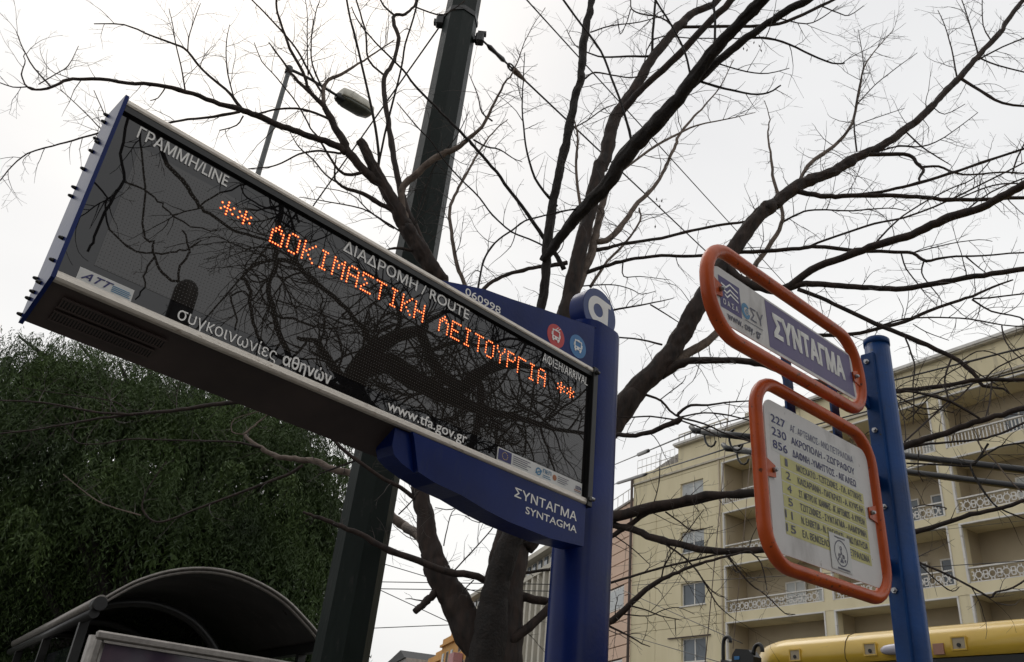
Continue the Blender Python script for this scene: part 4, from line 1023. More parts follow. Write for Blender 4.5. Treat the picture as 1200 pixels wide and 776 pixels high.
# ------------------------------------------------------------------ bare tree: limbs traced as centre lines, given their own depth
Y_TREE = 6.2
REG = []      # (px,py,Y) of every limb point, for attaching children
def interp_px(pts):
    """pts: (x,y) or (x,y,w)"""
    s = [0.]
    for a, c in zip(pts[:-1], pts[1:]): s.append(s[-1]+math.hypot(c[0]-a[0], c[1]-a[1]))
    return [v/max(s[-1], 1e-6) for v in s]
TW = []       # limb paths for twig growth: (path3d, radii)
BARE = None
def limb(spec, m='bark', dY=0., Y0=None, name='branch', pre=None, twigs=1., jit=.06):
    w0, w1 = None, None
    if isinstance(spec, tuple): spec, w0, w1 = spec
    pts = [tuple(float(v) for v in q.split(',')) for q in spec.split()]
    s = interp_px(pts)
    if Y0 is None:
        x, y = pts[0][:2]; best = min(REG, key=lambda r: (r[0]-x)**2+(r[1]-y)**2); Y0 = best[2]
        if (best[0]-x)**2+(best[1]-y)**2 > 400: print('far attach', pts[0], best)
    P, R = [], []
    for q, t in zip(pts, s):
        Y = Y0+dY*t; p = at(q[0], q[1], Y); w = q[2] if len(q) > 2 else w0+(w1-w0)*t
        P.append(p); R.append(max(w, .7)*.5*pxm(p)*.93)
    for i in range(len(pts)-1):
        n = max(1, int(math.hypot(pts[i+1][0]-pts[i][0], pts[i+1][1]-pts[i][1])/8))
        for k in range(n+1):
            t = k/n; REG.append((pts[i][0]*(1-t)+pts[i+1][0]*t, pts[i][1]*(1-t)+pts[i+1][1]*t, Y0+dY*(s[i]*(1-t)+s[i+1]*t)))
    if pre is not None: P = [p for p, r in pre]+P; R = [r for p, r in pre]+R
    big = max(R)
    Q, RR = smooth_path(P, R, 4 if big > .02 else 3)
    if len(Q) > 4:
        amp = big*.16
        for i in range(1, len(Q)-1): Q[i] = Q[i]+rng.normal(0, 1, 3)*min(amp, .006)*.6
        RR = [r*(1+random.uniform(-.035, .035)) for r in RR]
        # knots
        for i in range(2, len(RR)-2):
            if random.random() < .035: RR[i] *= 1.18
    k = 12 if big > .03 else (8 if big > .012 else 5)
    if big > .05:      # thick limbs: fissured, knobbly surface as real relief
        Q2, R2 = [], []
        for i in range(len(Q)-1):
            n_ = max(1, int(np.linalg.norm(Q[i+1]-Q[i])/.018))
            for j in range(n_): t = j/n_; Q2.append(Q[i]*(1-t)+Q[i+1]*t); R2.append(RR[i]*(1-t)+RR[i+1]*t)
        Q2.append(Q[-1]); R2.append(RR[-1]); kk = 30; m_ = MB().tube(Q2, R2, kk)
        off = np.array(m_.v); sd = random.random()*50; out = []; s_ = 0.
        for i in range(len(Q2)):
            if i: s_ += np.linalg.norm(Q2[i]-Q2[i-1])
            for j in range(kk):
                p = off[i*kk+j]; d = p-Q2[i]; a = 2*math.pi*j/kk; r = R2[i]
                g = mnoise.noise(Vector((math.cos(a)*r*38, math.sin(a)*r*38+sd, s_*7)))
                h_ = mnoise.noise(Vector((math.cos(a)*1.1, math.sin(a)*1.1+sd, s_*2.2)))
                out.append(Q2[i]+d*(1+.07*h_+(.0065*(1-abs(g)*3.2))/max(r, .03)))
        m_.v = [tuple(q_) for q_ in out]
        o = m_.build(name, M[m], BARE, off=tuple(BARE.location))
        if twigs: TW.append((Q, RR, twigs))
        return o
    o = MB().tube(Q, RR, k, jit=jit if k > 8 else 0).build(name, M[m], BARE, off=tuple(BARE.location))
    if twigs: TW.append((Q, RR, twigs))
    return o
TB0 = at(586, 776, Y_TREE); BASE = np.array([TB0[0]-.05, TB0[1], 0.])
BARE = root('bare_tree', BASE, 'leafless street tree with forked brown trunk and spreading limbs filling the sky', 'tree')
pre = [(BASE-Z*.1, .36), (BASE+Z*.15, .29), (BASE+Z*.8, .25), (BASE+Z*1.6, .23)]
limb('577,790,70 584,740,60 590,690,51 599,640,46 616,580,42 630,500,34 644,430,29 660,379,21 675,314,18 692,244,17 702,199,16 710,185,15 716,152,15 725,130,14 747,100,12 762,72,11 775,55,11 795,32,10 812,15,8 835,6,7 850,-10,6', Y0=Y_TREE, dY=.2, name='trunk', pre=pre, twigs=.35)
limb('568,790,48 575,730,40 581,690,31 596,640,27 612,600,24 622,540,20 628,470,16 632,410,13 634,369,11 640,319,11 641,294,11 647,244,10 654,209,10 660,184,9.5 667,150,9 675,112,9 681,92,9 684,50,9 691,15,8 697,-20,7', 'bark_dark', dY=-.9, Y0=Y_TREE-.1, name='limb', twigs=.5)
limb('578,776,46 552,742,42 532,700,36 518,680,32 512,668,31 505,645,26 499,610,22 492,572,20 492,520,19 505,450,19 515,390,18 517,325,18', Y0=Y_TREE-.05, dY=.1, name='limb', twigs=.1)
limb('637,306,10 650,288,12 662,271,13 687,241,15 710,219,16 730,187,18 750,164,18 780,132,17 810,96,15 840,55,14 870,25,13 892,0,14 914,-24,14', 'bark_dark', dY=-1.7, name='limb', twigs=.3)
limb('806,102,10 820,92,11 850,65,10 875,45,10 900,27,9 920,14,10 947,0,10 968,-14,10', 'bark_dark', dY=-.5, twigs=.3)
limb('715,200,5 728,178,7 748,158,8 762,144,7 775,132,5', 'bark_dark', dY=-.1, twigs=0)
limb('724,136,9 740,118,9 760,96,8 795,65,9 825,32,9 857,0,9 882,-27,9', dY=-.7, twigs=.5)
limb('764,64,3.5 765,40,3.2 768,0,3 769,-12,3', 'bark_dark', dY=-.2)
limb('793,32,4 830,31,4 900,30,4 930,22,4 962,7,4 985,-4,3', dY=-.2)
limb('760,66,3 735,66,2.6 707,67,2.2 690,62,1.8 675,54,1.3 664,35,1', dY=.3)
limb('740,167,3.6 735,145,3.5 727,120,3.2 716,90,3 704,60,3 682,30,2.8 660,0,2.8 652,-12,2.6', 'bark_dark', dY=-.3, twigs=.3)
limb('809,88,3 802,60,2.8 787,30,2.6 768,0,2.4 764,-8,2', 'bark_dark', dY=-.2)
limb('837,52,3.4 838,25,3.2 836,0,3 836,-10,3', 'bark_dark', dY=-.1)
limb('686,92,2.6 697,85,2.3 717,88,2 740,91,1.8 760,87,1.8', dY=.2)
limb('692,38,2 717,30,1.7 750,26,1.5 785,16,1.2', dY=.2)
limb('668,152,2 687,142,1.7 707,128,1.5 722,122,1.4', dY=.3)
limb('790,32,2.6 775,21,2.2 750,16,2 740,10,1.8 739,0,1.6', dY=.2)
limb('739,11,1.6 735,25,1.4 727,40,1.2 724,22,1', dY=.1)
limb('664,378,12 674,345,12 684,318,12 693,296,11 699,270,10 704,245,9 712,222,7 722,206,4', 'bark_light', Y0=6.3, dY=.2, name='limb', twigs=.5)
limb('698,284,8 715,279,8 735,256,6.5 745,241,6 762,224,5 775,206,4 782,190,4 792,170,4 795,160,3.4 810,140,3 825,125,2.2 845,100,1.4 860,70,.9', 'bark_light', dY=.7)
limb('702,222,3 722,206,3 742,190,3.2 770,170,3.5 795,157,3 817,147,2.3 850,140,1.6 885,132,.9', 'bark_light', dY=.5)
limb('694,294,6 712,291,5 730,286,4 775,279,4 812,270,3.6 850,263,3.5 880,258,3 897,241,2.6', dY=.2)
limb('682,322,6 700,315,5 712,311,4.6 735,305,4.2 775,300,4 812,300,4 862,296,5 900,294,5 937,291,5 957,289,5 1000,294,5 1040,295,4.4 1070,297,4.2 1085,306,4 1112,301,2.8 1150,300,2.2 1210,295,2', dY=-.8)
limb('945,291,3.4 960,284,3.2 995,272,3 1025,262,3 1060,255,2.6 1112,235,2.4 1162,210,2.2 1210,186,2', dY=-.4)
# right limb
limb('612,640,30 640,600,32 690,530,32 722,488,30 750,453,26 775,428,25 795,400,22 820,354,22 842,318,20 862,289,19 882,261,18 900,244,16 910,237,15 932,220,15 950,211,13 975,202,12 992,191,12 1012,181,10 1040,167,9 1060,152,8.5 1080,137,8 1110,105,7 1125,90,7 1147,65,6 1170,40,6 1187,15,5 1203,-6,5 1214,-24,4.5', dY=-.3, name='limb', twigs=.9)
limb('776,436,14 790,424,13 805,415,12 825,403,11 840,390,9 862,350,8 880,320,7 887,308,6.5 910,275,5.5 917,250,4.6 907,212,4 904,185,3 900,160,2.2 902,140,1.4 896,118,.8', 'bark_light', dY=.4)
limb('774,440,13 800,425,9.5 825,423,9 855,422,8 885,425,9 905,430,9 960,450,8.5 1010,459,7.5 1047,459,6.5 1075,456,6 1112,451,5.5 1150,445,5 1210,445,5', dY=-1.0)
limb('848,312,13 870,328,11 900,340,10 920,338,9.5 950,317,10 987,302,9.5 1020,290,9.5 1062,277,10.5 1087,267,11 1112,255,11 1150,244,10 1175,230,10 1200,217,10.5 1235,200,10', dY=-1.3, name='limb', twigs=.6)
limb('922,338,8.5 945,333,8 975,334,7.5 1012,337,7 1050,339,7 1087,334,7 1125,327,7 1162,321,7 1215,313,7', dY=-.9)
limb('935,339,5.5 962,349,5.2 987,361,5.4 1025,379,6 1055,391,6 1087,405,6 1117,419,6 1132,430,6 1145,442,5.4 1152,452,4.4 1175,456,2.6 1183,462,1.5', dY=-.5)
limb('905,388,5.4 950,393,5.2 997,392,5 1025,386,5 1060,377,5 1087,365,4.4 1125,352,4 1140,347,3.6 1165,336,3 1187,328,2', Y0=6.0, dY=-.3)
limb('1140,350,2.4 1160,349,2.2 1210,343,2', dY=-.1)
limb('1139,351,2.6 1162,365,2.3 1195,372,2 1204,381,1.8', dY=-.1)
limb('1035,381,2.4 1060,374,2.3 1100,372,2 1137,374,2 1175,381,1.8 1210,383,1.6', dY=-.1)
limb('933,224,7 962,230,6.4 987,230,6 1037,229,5.6 1075,231,5.2 1112,234,5 1150,234,5 1210,231,4.4', dY=-.6)
limb('985,230,3.6 1025,226,3.6 1050,221,3.8 1075,215,4 1112,204,3.8 1150,191,3.4 1210,171,3', dY=-.4)
limb('1012,181,6 1035,181,5.4 1065,182,4.6 1075,192,4.4 1082,199,4 1077,210,3 1079,214,2', dY=-.1)
limb('1080,196,3.4 1100,195,3 1117,202,2.6 1137,205,2.4 1175,202,2.2 1210,204,2', dY=-.1)
limb('936,215,4.4 943,200,4.8 955,187,5 977,172,4.4 992,155,4 1000,140,3.5 1007,107,2.8 1012,80,2.2 1025,60,1.4 1047,35,.9', 'bark_light', dY=.5, twigs=1.6)
limb('1004,177,2.4 1001,140,2 1007,100,1.7 1012,77,1.3 1006,35,.8', dY=-.1, twigs=1.3)
limb('1005,122,1.6 1025,100,1.3 1050,80,1.1 1075,62,.8', dY=-.1)
limb('975,172,1.4 1000,149,1.3 1030,137,1.1 1060,127,.8', dY=.1)
limb('1121,89,2.4 1115,57,1.8 1107,30,1.3 1099,12,.9', dY=.2)
limb('1146,64,2.2 1137,30,1.7 1127,0,1.3', dY=.1)
limb('1161,47,1.8 1152,30,1.5 1151,0,1.2', dY=.1)
limb('1126,92,4 1150,107,3.6 1175,121,3.2 1210,125,2.6', dY=-.2)
limb('1147,70,2.3 1175,55,2 1210,41,1.7', dY=-.1)
limb('1148,68,2.2 1170,77,2 1210,87,1.8', dY=-.1)
limb('1062,155,2.2 1080,172,2 1100,185,1.7 1115,194,1', dY=-.1)
limb('1022,180,2.4 1055,171,2.2 1080,172,2 1107,161,1.5 1146,132,.9', dY=.1)
limb('1092,124,1.5 1107,134,1.2 1131,122,.9', dY=-.1)
limb('918,260,2.8 937,250,2.6 955,246,2.3 1000,247,2 1040,244,1.5 1062,247,1', dY=-.3, twigs=1.6)
limb('1024,287,2.8 1050,260,2.3 1075,242,2 1112,222,1.8 1140,210,1.6 1162,187,1.4', dY=-.2)
limb('1186,204,2.2 1192,185,2 1210,150,1.8', dY=-.2)
limb('1125,252,2.3 1162,225,2.1 1210,205,2', dY=-.1)
limb('1112,236,2.2 1125,232,2 1155,220,2 1180,215,2 1210,216,2', dY=-.1)
limb('1056,297,2.2 1062,315,1.9 1075,332,1.6 1085,345,1.1 1098,358,.9', dY=-.1)
limb('1083,305,2.2 1080,320,1.9 1090,335,1.5 1102,350,1.1 1103,358,.8', dY=-.1)
limb('1132,301,2.2 1145,312,1.7 1157,321,1.1', dY=-.1)
limb('1072,296,1.7 1112,286,1.4 1147,281,1.1 1163,283,.8', dY=-.1)
# lower right arms
limb('690,616,16 715,607,14 752,597,12.5 790,590,11 820,582,11 852,580,9.5 885,577,11 950,562,10 1010,540,9.5 1059,524,9 1083,515,8 1117,505,7.4 1150,493,7 1183,483,7 1215,474,7', Y0=6.0, dY=-1.6, name='limb', twigs=.5)
limb('700,637,6 713,631,6.4 735,617,7 760,601,6.4 802,592,5 840,584,4 852,580,3', Y0=6.0, dY=-.4)
limb('1055,526,4 1083,521,3.4 1107,519,3 1147,515,3 1167,510,3 1180,505,3 1210,491,3', dY=-.1)
limb('700,612,8 715,615,8.5 740,620,9 765,630,9.4 790,636,9 830,645,9 865,645,8.4 895,644,8 960,642,7.6 1030,634,7.2 1074,623,7 1099,616,6.2 1138,603,5.6 1175,595,5.2 1215,581,5', Y0=6.0, dY=-1.5, name='limb', twigs=.5)
limb('690,738,10 709,732,9 727,720,8.4 745,702,7.4 770,682,6.2 795,670,4.6 820,661,4 852,652,3 880,646,2', Y0=6.0, dY=-.6, twigs=1.4)
limb('690,689,3.6 709,685,3.6 740,676,3.2 777,665,3 815,656,3 840,650,2.8 870,648,2.2', Y0=5.9, dY=-.3)
limb('775,678,2.2 780,660,1.9 800,630,1.5 825,597,1', dY=-.2)
limb('777,636,2.8 800,652,2.4 815,667,2.2 830,690,1.9 842,710,1.6 860,725,1.1', dY=-.2)
limb('815,667,1.8 832,690,1.5 842,698,1.2 849,700,.9', dY=-.1)
limb('850,648,2.8 867,670,2.3 880,685,2 897,697,1.7 920,719,1.4 932,720,1', dY=-.2)
limb('878,646,2.4 892,660,2 899,692,1.1', dY=-.1)
limb('780,600,2.2 797,612,1.9 812,622,1.7 835,617,1.1', dY=-.2)
limb('738,710,2.2 757,715,1.9 775,722,1.6 796,726,1.1', dY=-.1)
limb('791,726,1.4 792,745,.9', dY=0)
limb('730,720,1.8 760,722,1.5 777,715,1.3 795,712,1.1 814,720,.8', dY=-.1)
limb('712,733,3.2 735,744,2.3 752,754,1.6 762,758,1', dY=-.1)
limb('720,628,1.8 740,642,1.5 762,662,1', dY=-.1)
limb('690,512,6 719,510,6 745,510,6 770,504,6.4 785,497,7 793,494,9 797,490,6', Y0=6.1, dY=-.5)
limb('794,488,4.4 797,483,4 810,475,3.4 830,475,2.8 850,472,2.2 880,470,1.6', dY=-.1)
limb('792,492,2.4 762,488,2.2 740,489,2 716,488,1.8', dY=.3)
limb('797,489,2.4 825,484,2.1 855,487,2 882,494,1.8', dY=-.1)
limb('757,463,3.6 775,470,3.2 792,487,2.8 825,497,2.6 855,510,2.3 885,519,2', dY=-.4)
limb('798,493,2.4 825,503,2.2 845,513,1.8', dY=-.1)
limb('776,404,3 750,398,2.4 722,395,2 705,394,1.6', dY=.2)
limb('772,470,1.6 782,462,1.4 800,448,1.1 804,440,.8', dY=-.1)
limb('704,370,3 717,364,2.8 750,358,2.2 775,353,1.5 790,349,.9', Y0=6.3, dY=-.2, twigs=1.5)
limb('762,357,2.2 785,371,1.6 800,381,1', dY=0)
limb('676,336,2 700,334,1.8 720,334,1.5 740,339,1.3 752,345,1.1 769,341,.8', dY=-.1, twigs=1.4)
limb('730,308,2 731,324,1.6 750,324,1.2 785,328,.8', dY=-.1, twigs=1.5)
# upper left group
limb('517,330,18 503,308,20 490,290,21 478,270,19 472,260,18 460,235,16 442,205,13.5 430,180,11.5 421,165,10', dY=-.3, name='limb', twigs=.2)
limb('456,228,12 448,216,12 435,208,12 420,192,11 407,177,11 400,162,10 390,145,8.4 380,125,7 365,110,5 345,90,3.6 330,70,2.4 315,50,1.4', 'bark', dY=-.4, twigs=1.2)
limb('380,128,5.4 379,105,5 385,94,4.6 400,87,4 420,75,2.8 440,62,2.1 462,47,1.4', 'bark_light', dY=.2, twigs=1.6)
limb('366,112,4.6 360,100,4.2 355,85,4 340,57,3.8 332,35,3.2 325,15,2.8 324,0,2.6 323,-10,2.4', dY=-.3)
limb('378,110,3 361,82,2.8 350,62,2.6 335,42,2.4 315,20,2.1 300,5,1.9 287,-8,1.8', dY=-.3)
limb('378,104,2.6 366,75,2.2 365,45,1.8 370,15,1.4 375,0,1', dY=-.2, twigs=1.5)
limb('361,88,1.8 360,45,1.4 360,15,1.1 356,-10,.9', dY=-.2, twigs=1.4)
limb('405,178,10 397,172,9 375,164,8.4 350,155,8 325,146,8 300,135,7.8 280,128,7.4 250,119,6 217,107,5.6 185,100,5 150,97,4.4 107,93,4.3 80,94,4 60,102,3.4 37,105,2.6 25,91,1.6 29,75,1.3 29,60,1', dY=-.9, twigs=.7)
limb('60,102,2.4 40,80,2 27,57,1.5 19,37,1', dY=0, twigs=1.3)
limb('40,104,2 32,102,1.8 15,102,1.6 -8,94,1.3', dY=0)
limb('45,99,1.6 65,87,1.5 80,77,1.2 92,54,.8', dY=0, twigs=1.3)
limb('282,126,5 265,105,3.6 237,82,3.1 220,60,3 205,52,2.6 170,39,2.1 145,29,1.8 110,28,1.3', dY=-.2)
limb('220,60,1.8 221,45,1.5 227,25,1.2 235,4,.8', dY=0)
limb('217,106,2.2 212,77,1.8 206,52,1.6 202,27,1.2 198,10,.8', dY=-.1)
limb('275,117,2 267,87,1.8 265,62,1.5 266,45,1.2 269,29,.8', dY=-.1, twigs=1.3)
limb('281,131,3.8 250,137,3.2 220,140,3 197,144,2.7 160,149,2.5 120,155,2.4 85,165,2.2 62,171,2 32,180,1.8 15,194,1.6 0,212,1.3', dY=-.3)
limb('193,104,1.8 185,115,1.4 176,118,1.2', dY=0)
limb('285,136,2.2 277,147,1.8 257,153,1.5', dY=0, twigs=2.)
limb('150,150,1.8 127,139,1.6 118,124,1.3 110,106,1', dY=0)
limb('135,153,1.8 120,152,1.6 100,132,1.4 71,105,1', dY=0)
limb('508,312,9 495,285,8.4 486,264,8 477,247,8 470,225,8 462,187,7.4 457,155,7 455,140,6.6 450,110,6.2 451,90,6 462,70,4.6 467,45,5 462,30,5 462,18,4.2 475,17,3.6 485,7,3.1 491,-8,3', dY=.2, twigs=.9)
limb('462,18,2.8 450,7,2.5 443,-6,2.3', dY=0)
limb('450,88,2.8 432,70,2.7 429,40,2.5 422,15,2.3 415,-8,2', dY=-.2)
limb('442,200,3.6 444,185,3.6 440,150,3.4 435,125,3.2 427,90,3 417,47,2.8 410,20,2.6 405,-8,2.4', 'bark_dark', dY=-.4, twigs=.3)
limb('444,196,3 445,187,2.9 455,140,2.8 470,82,2.6 475,52,2.5 485,20,2.4 491,-8,2.3', 'bark_dark', dY=-.5, twigs=.3)
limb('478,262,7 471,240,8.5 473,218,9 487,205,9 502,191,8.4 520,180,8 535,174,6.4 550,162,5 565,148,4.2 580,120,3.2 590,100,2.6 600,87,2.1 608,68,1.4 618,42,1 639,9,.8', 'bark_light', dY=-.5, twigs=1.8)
limb('661,316,6.5 650,296,6 632,271,5 615,246,4.6 600,227,4.2 582,202,4 560,177,3.8 545,160,3.6 517,132,3.2 490,105,3 472,82,2.6 440,50,2 420,25,1.7 412,8,1.2', 'bark_dark', dY=-.9, twigs=.8)
limb('641,290,2.4 620,280,2.2 600,272,2.2 577,252,2.1 562,232,2.1 537,207,2 520,187,2 505,165,1.9 490,150,1.7 465,120,1.2', 'bark_dark', dY=-.6, twigs=.8)
limb('556,365,6 544,332,5.4 536,312,5.2 530,280,4.8 527,247,4.2 535,225,3.6 545,207,3.2 557,185,2.6 570,165,2 583,150,1.5 595,140,1', 'bark_light', Y0=6.5, dY=.3, twigs=1.5)
limb('682,244,2.4 657,248,2.2 637,253,2.1 615,259,2.2 600,270,2.4 585,280,2.5 572,295,2.6 565,312,2.7 560,340,3', 'bark_dark', dY=-.3)
limb('664,308,6.4 645,311,5.6 625,314,5 600,320,5 577,330,5 562,344,5', dY=-.2)
limb('470,262,6.4 460,247,6 442,237,6 425,227,5.2 407,221,4.4 397,215,3.4 392,207,2.8 394,182,1.4', dY=-.2)
limb('397,215,2.4 382,205,2.2 367,187,2 350,172,1.6 340,155,1', dY=-.1, twigs=1.3)
limb('432,200,4.6 412,205,4.2 400,202,3.8 390,190,3.2 382,177,2.8 372,160,2.4 364,150,2.2 350,125,1.9 325,92,1.6 307,72,1.3 298,50,1', dY=-.3)
limb('400,180,3.2 385,178,3 370,177,2.8 350,181,2.4 330,191,2.1 315,196,1.9 300,197,1.6 270,200,1', dY=-.2)
limb('386,140,3.8 382,138,3.4 362,130,3 340,127,2.7 320,129,2.4 298,135,1.8', dY=-.2)
limb('470,272,2.4 450,259,2.1 425,245,1.9 387,237,1.5 351,231,1', dY=-.2)
limb('462,268,2.2 452,262,2 430,245,1.8 410,227,1.4 370,219,.9', dY=-.2)
limb('490,296,4.6 475,292,4 462,291,3.4 450,294,2', dY=-.1)
limb('482,276,2.6 485,268,2.6 490,245,2.3 500,217,2 512,190,1.8 535,160,1.4 550,130,1', 'bark_dark', dY=-.3)
limb('555,164,2.6 570,172,2.3 585,175,2 600,185,1.5 612,190,1', dY=-.1)
limb('577,142,2.3 565,132,2 560,112,1.6 550,87,1', dY=0)
limb('486,8,2.2 512,17,2 525,15,1.8 545,1,1.4', dY=-.1)
limb('653,242,3.6 642,230,3.4 627,209,3.2 618,180,2.6 615,160,2.3 612,125,2 613,97,1.7 615,62,1', 'bark_dark', dY=-.3)
limb('682,252,4.2 681,246,4 677,219,3.9 675,190,3.3 677,162,2.7 673,140,1.6', 'bark_light', dY=.1, twigs=1.4)
limb('692,336,4.4 712,306,3.6 732,286,3.1 750,259,2.6 749,244,2', 'bark_light', dY=.3, twigs=1.5)
limb('822,96,3.4 850,104,3 880,110,2.6 900,109,2.3 915,100,2', 'bark_dark', dY=-.2)
limb('843,75,2 875,84,1.8 900,86,1.5 925,80,1', dY=-.1)
limb('878,44,3.2 900,45,3 925,52,2.8 950,64,2.6 975,74,2.4 990,74,1.8', dY=-.1)
limb('752,92,1.6 765,46,1.7 812,45,1.5 850,45,1.5 900,45,1.4', dY=0)
limb('915,22,1.8 945,28,1.6 965,20,1.4 982,7,1', dY=0)
limb('962,7,2 982,15,1.6 995,18,1.4 1012,7,1', dY=0)
# tangle over the right part of the cream block
for sp in ('1060,393,2.4 1067,412,2.2 1072,430,2 1070,450,1.8 1071,470,1.7 1070,497,1.4', '1115,420,2.5 1107,445,2.4 1112,470,2.4', '1150,492,2.6 1112,470,4 1075,460,3.4 1060,458,3', '1112,470,2.6 1085,495,2.4 1060,518,2.4',
           '1162,447,2.2 1160,470,2.1 1154,492,2', '1146,443,2.2 1125,465,2.1 1112,472,2', '1174,382,2 1177,397,1.8 1187,412,1.6 1205,428,1.4', '1048,462,2.2 1075,477,2.1 1100,480,1.8 1118,484,1.4',
           '1125,424,1.7 1145,412,1.6 1165,414,1.5 1182,425,1.4 1188,443,1.2', '1155,444,2.2 1170,430,2 1210,412,1.8', '1098,452,1.8 1108,440,1.6 1135,425,1.4 1150,420,1.1', '1050,467,1.8 1062,492,1.7 1085,470,1.6 1095,462,1.4',
           '1112,470,1.8 1090,486,1.6 1062,480,1.4', '1128,424,1.6 1150,440,1.6 1170,452,1.4', '1070,380,1.3 1085,389,1.3 1112,399,1'):
    limb(sp, dY=-.15)
limb('1158,520,3.2 1147,537,2.8 1137,546,2.6 1110,545,2.4 1062,543,2.4', 'bark_dark', Y0=5.2, dY=.2)
limb('1137,545,2.6 1160,530,2.4 1177,522,2.4 1212,518,2.3', 'bark_dark', dY=-.1)
limb('1137,547,3 1145,563,2.8 1158,583,2.5 1170,595,2.2 1200,608,1.8', 'bark_dark', dY=-.1)
limb('1145,515,2 1150,524,2 1167,542,1.8 1183,562,1.7 1198,577,1.5', 'bark_light', dY=-.1)
limb('1077,528,1.6 1076,552,1.5 1082,565,1.2', dY=0)
limb('1108,597,1.8 1107,595,1.7 1083,592,1.5 1070,595,1.2', Y0=5.1, dY=0)
limb('1060,650,3.4 1079,660,3.2 1113,675,3 1138,688,2.9 1160,700,2.6 1167,694,2.6 1187,689,2.4 1212,672,2.2', Y0=5.6, dY=-.2)
limb('1066,655,1.8 1079,663,1.8 1099,682,1.7 1116,693,1.5 1124,688,1.1', dY=0)
# stub and low left arms
limb('516,688,11 507,698,10 498,706,9 486,717,8', dY=-.1, name='stub', twigs=0)
limb('505,703,3 495,704,2 484,702,1.4 475,702,.9', dY=0)
limb('505,655,15 498,640,14 490,627,13 475,617,12', 'bark_light', Y0=6.3, dY=1.4, name='limb', twigs=.3)
limb('476,617.5,12 461,607,12 440,588,10.5 425,568,10 410,555,9 390,550,9 370,541,8 350,539,7.2 330,536,6.2 312,529,5.6 300,521,5 287,511,4.2 291,505,2.2 307,492,2 315,484,1.5', 'bark_light', Y0=7.7, dY=.6, name='limb', twigs=.5)
limb('286,509,1.8 272,506,1.6 275,491,1.4 305,482,1', 'bark_light', dY=0)
limb('306,525,3.2 282,519,2.8 250,517,2.4 200,516,2 175,515,1.9 150,515,1.8 120,520,1.6 95,520,1.5 85,512,1.4 90,495,1.3 94,485,1', dY=-.2)
limb('355,545,4.2 340,555,4.2 325,561,4 275,580,3.4 237,594,3 200,609,2.8 180,611,2.4 167,597,2.1 170,580,1.9 180,562,1.6 195,541,1.2', 'bark', dY=-.2)
limb('165,604,1.9 122,591,1.6 100,577,1.3 74,556,1', 'bark_light', dY=0)
limb('505,470,8 430,455,7.4 350,458,6.6 285,470,6 250,474,5.6 212,480,5 175,484,4.2 150,486,3.8 105,492,3.2 50,502,2.6 -5,509,2', Y0=6.3, dY=1.2)
limb('157,486,3.6 120,484,3.2 95,480,3 50,472,2.4 -5,469,2', dY=-.1)
limb('150,483,1.6 135,471,1.5 100,465,1.3 62,460,1.1 25,454,.9', dY=0)
limb('495,590,7 482,581,6.2 466,570,5.6 450,561,5.2 417,539,5 400,525,4.6 385,511,4 370,498,3', Y0=6.2, dY=-.3, twigs=.7)
limb('588,690,10 560,676,9.4 527,671,9.2 500,661,9 457,645,8.2 430,630,7.2 400,617,6.2 375,607,5 355,600,3.2', Y0=6.1, dY=-.4, twigs=.9)
limb('417,539,3 400,546,2.6 372,556,1.6', 'bark_dark', dY=0)
limb('596,752,12 620,735,12 640,716,10 660,695,8 680,675,7 700,655,6 715,640,5', Y0=6.1, dY=.1, twigs=.6)
limb('594,695,12 612,700,12 640,705,10 665,712,9 690,722,8', Y0=6.2, dY=.1, twigs=.5)
limb('596,672,4 612,672,4 640,668,4 665,668,4 700,670,3.6', Y0=6.2, dY=.1, twigs=1)
# free twigs near the trunk fork
for sp in ('467,603,2 480,590,1.7 492,575,1.4', '575,610,2 570,598,1.6 562,592,1.2', '530,671,2 550,650,1.8 575,622,1.6 590,600,1.3', '520,640,1.7 524,620,1.4 530,600,1.1 545,590,.8', '548,585,1.6 530,597,1.4 510,595,1.1', '555,680,1.8 545,690,1.5 537,702,1.2', '590,612,1.8 560,612,1.2 545,605,.9'):
    limb(sp, Y0=6.1, dY=-.1)
# hanging seed pods
for (x, y) in ((866, 47), (871, 55), (876, 57), (884, 48), (889, 52), (891, 57), (769, 231), (773, 239), (776, 233), (768, 263)):
    p = at(x, y, 5.9); k = MB(); L_ = random.uniform(.018, .03); tl = np.array([random.uniform(-.3, .3), 0, -1])
    k.tube([p, p+tl*.012, p+tl*.022, p+tl*(.022+L_)], [.0012, .002, .0075, .001], 6)
    k.build('seed_pod', M['pod'], BARE, off=tuple(BARE.location))

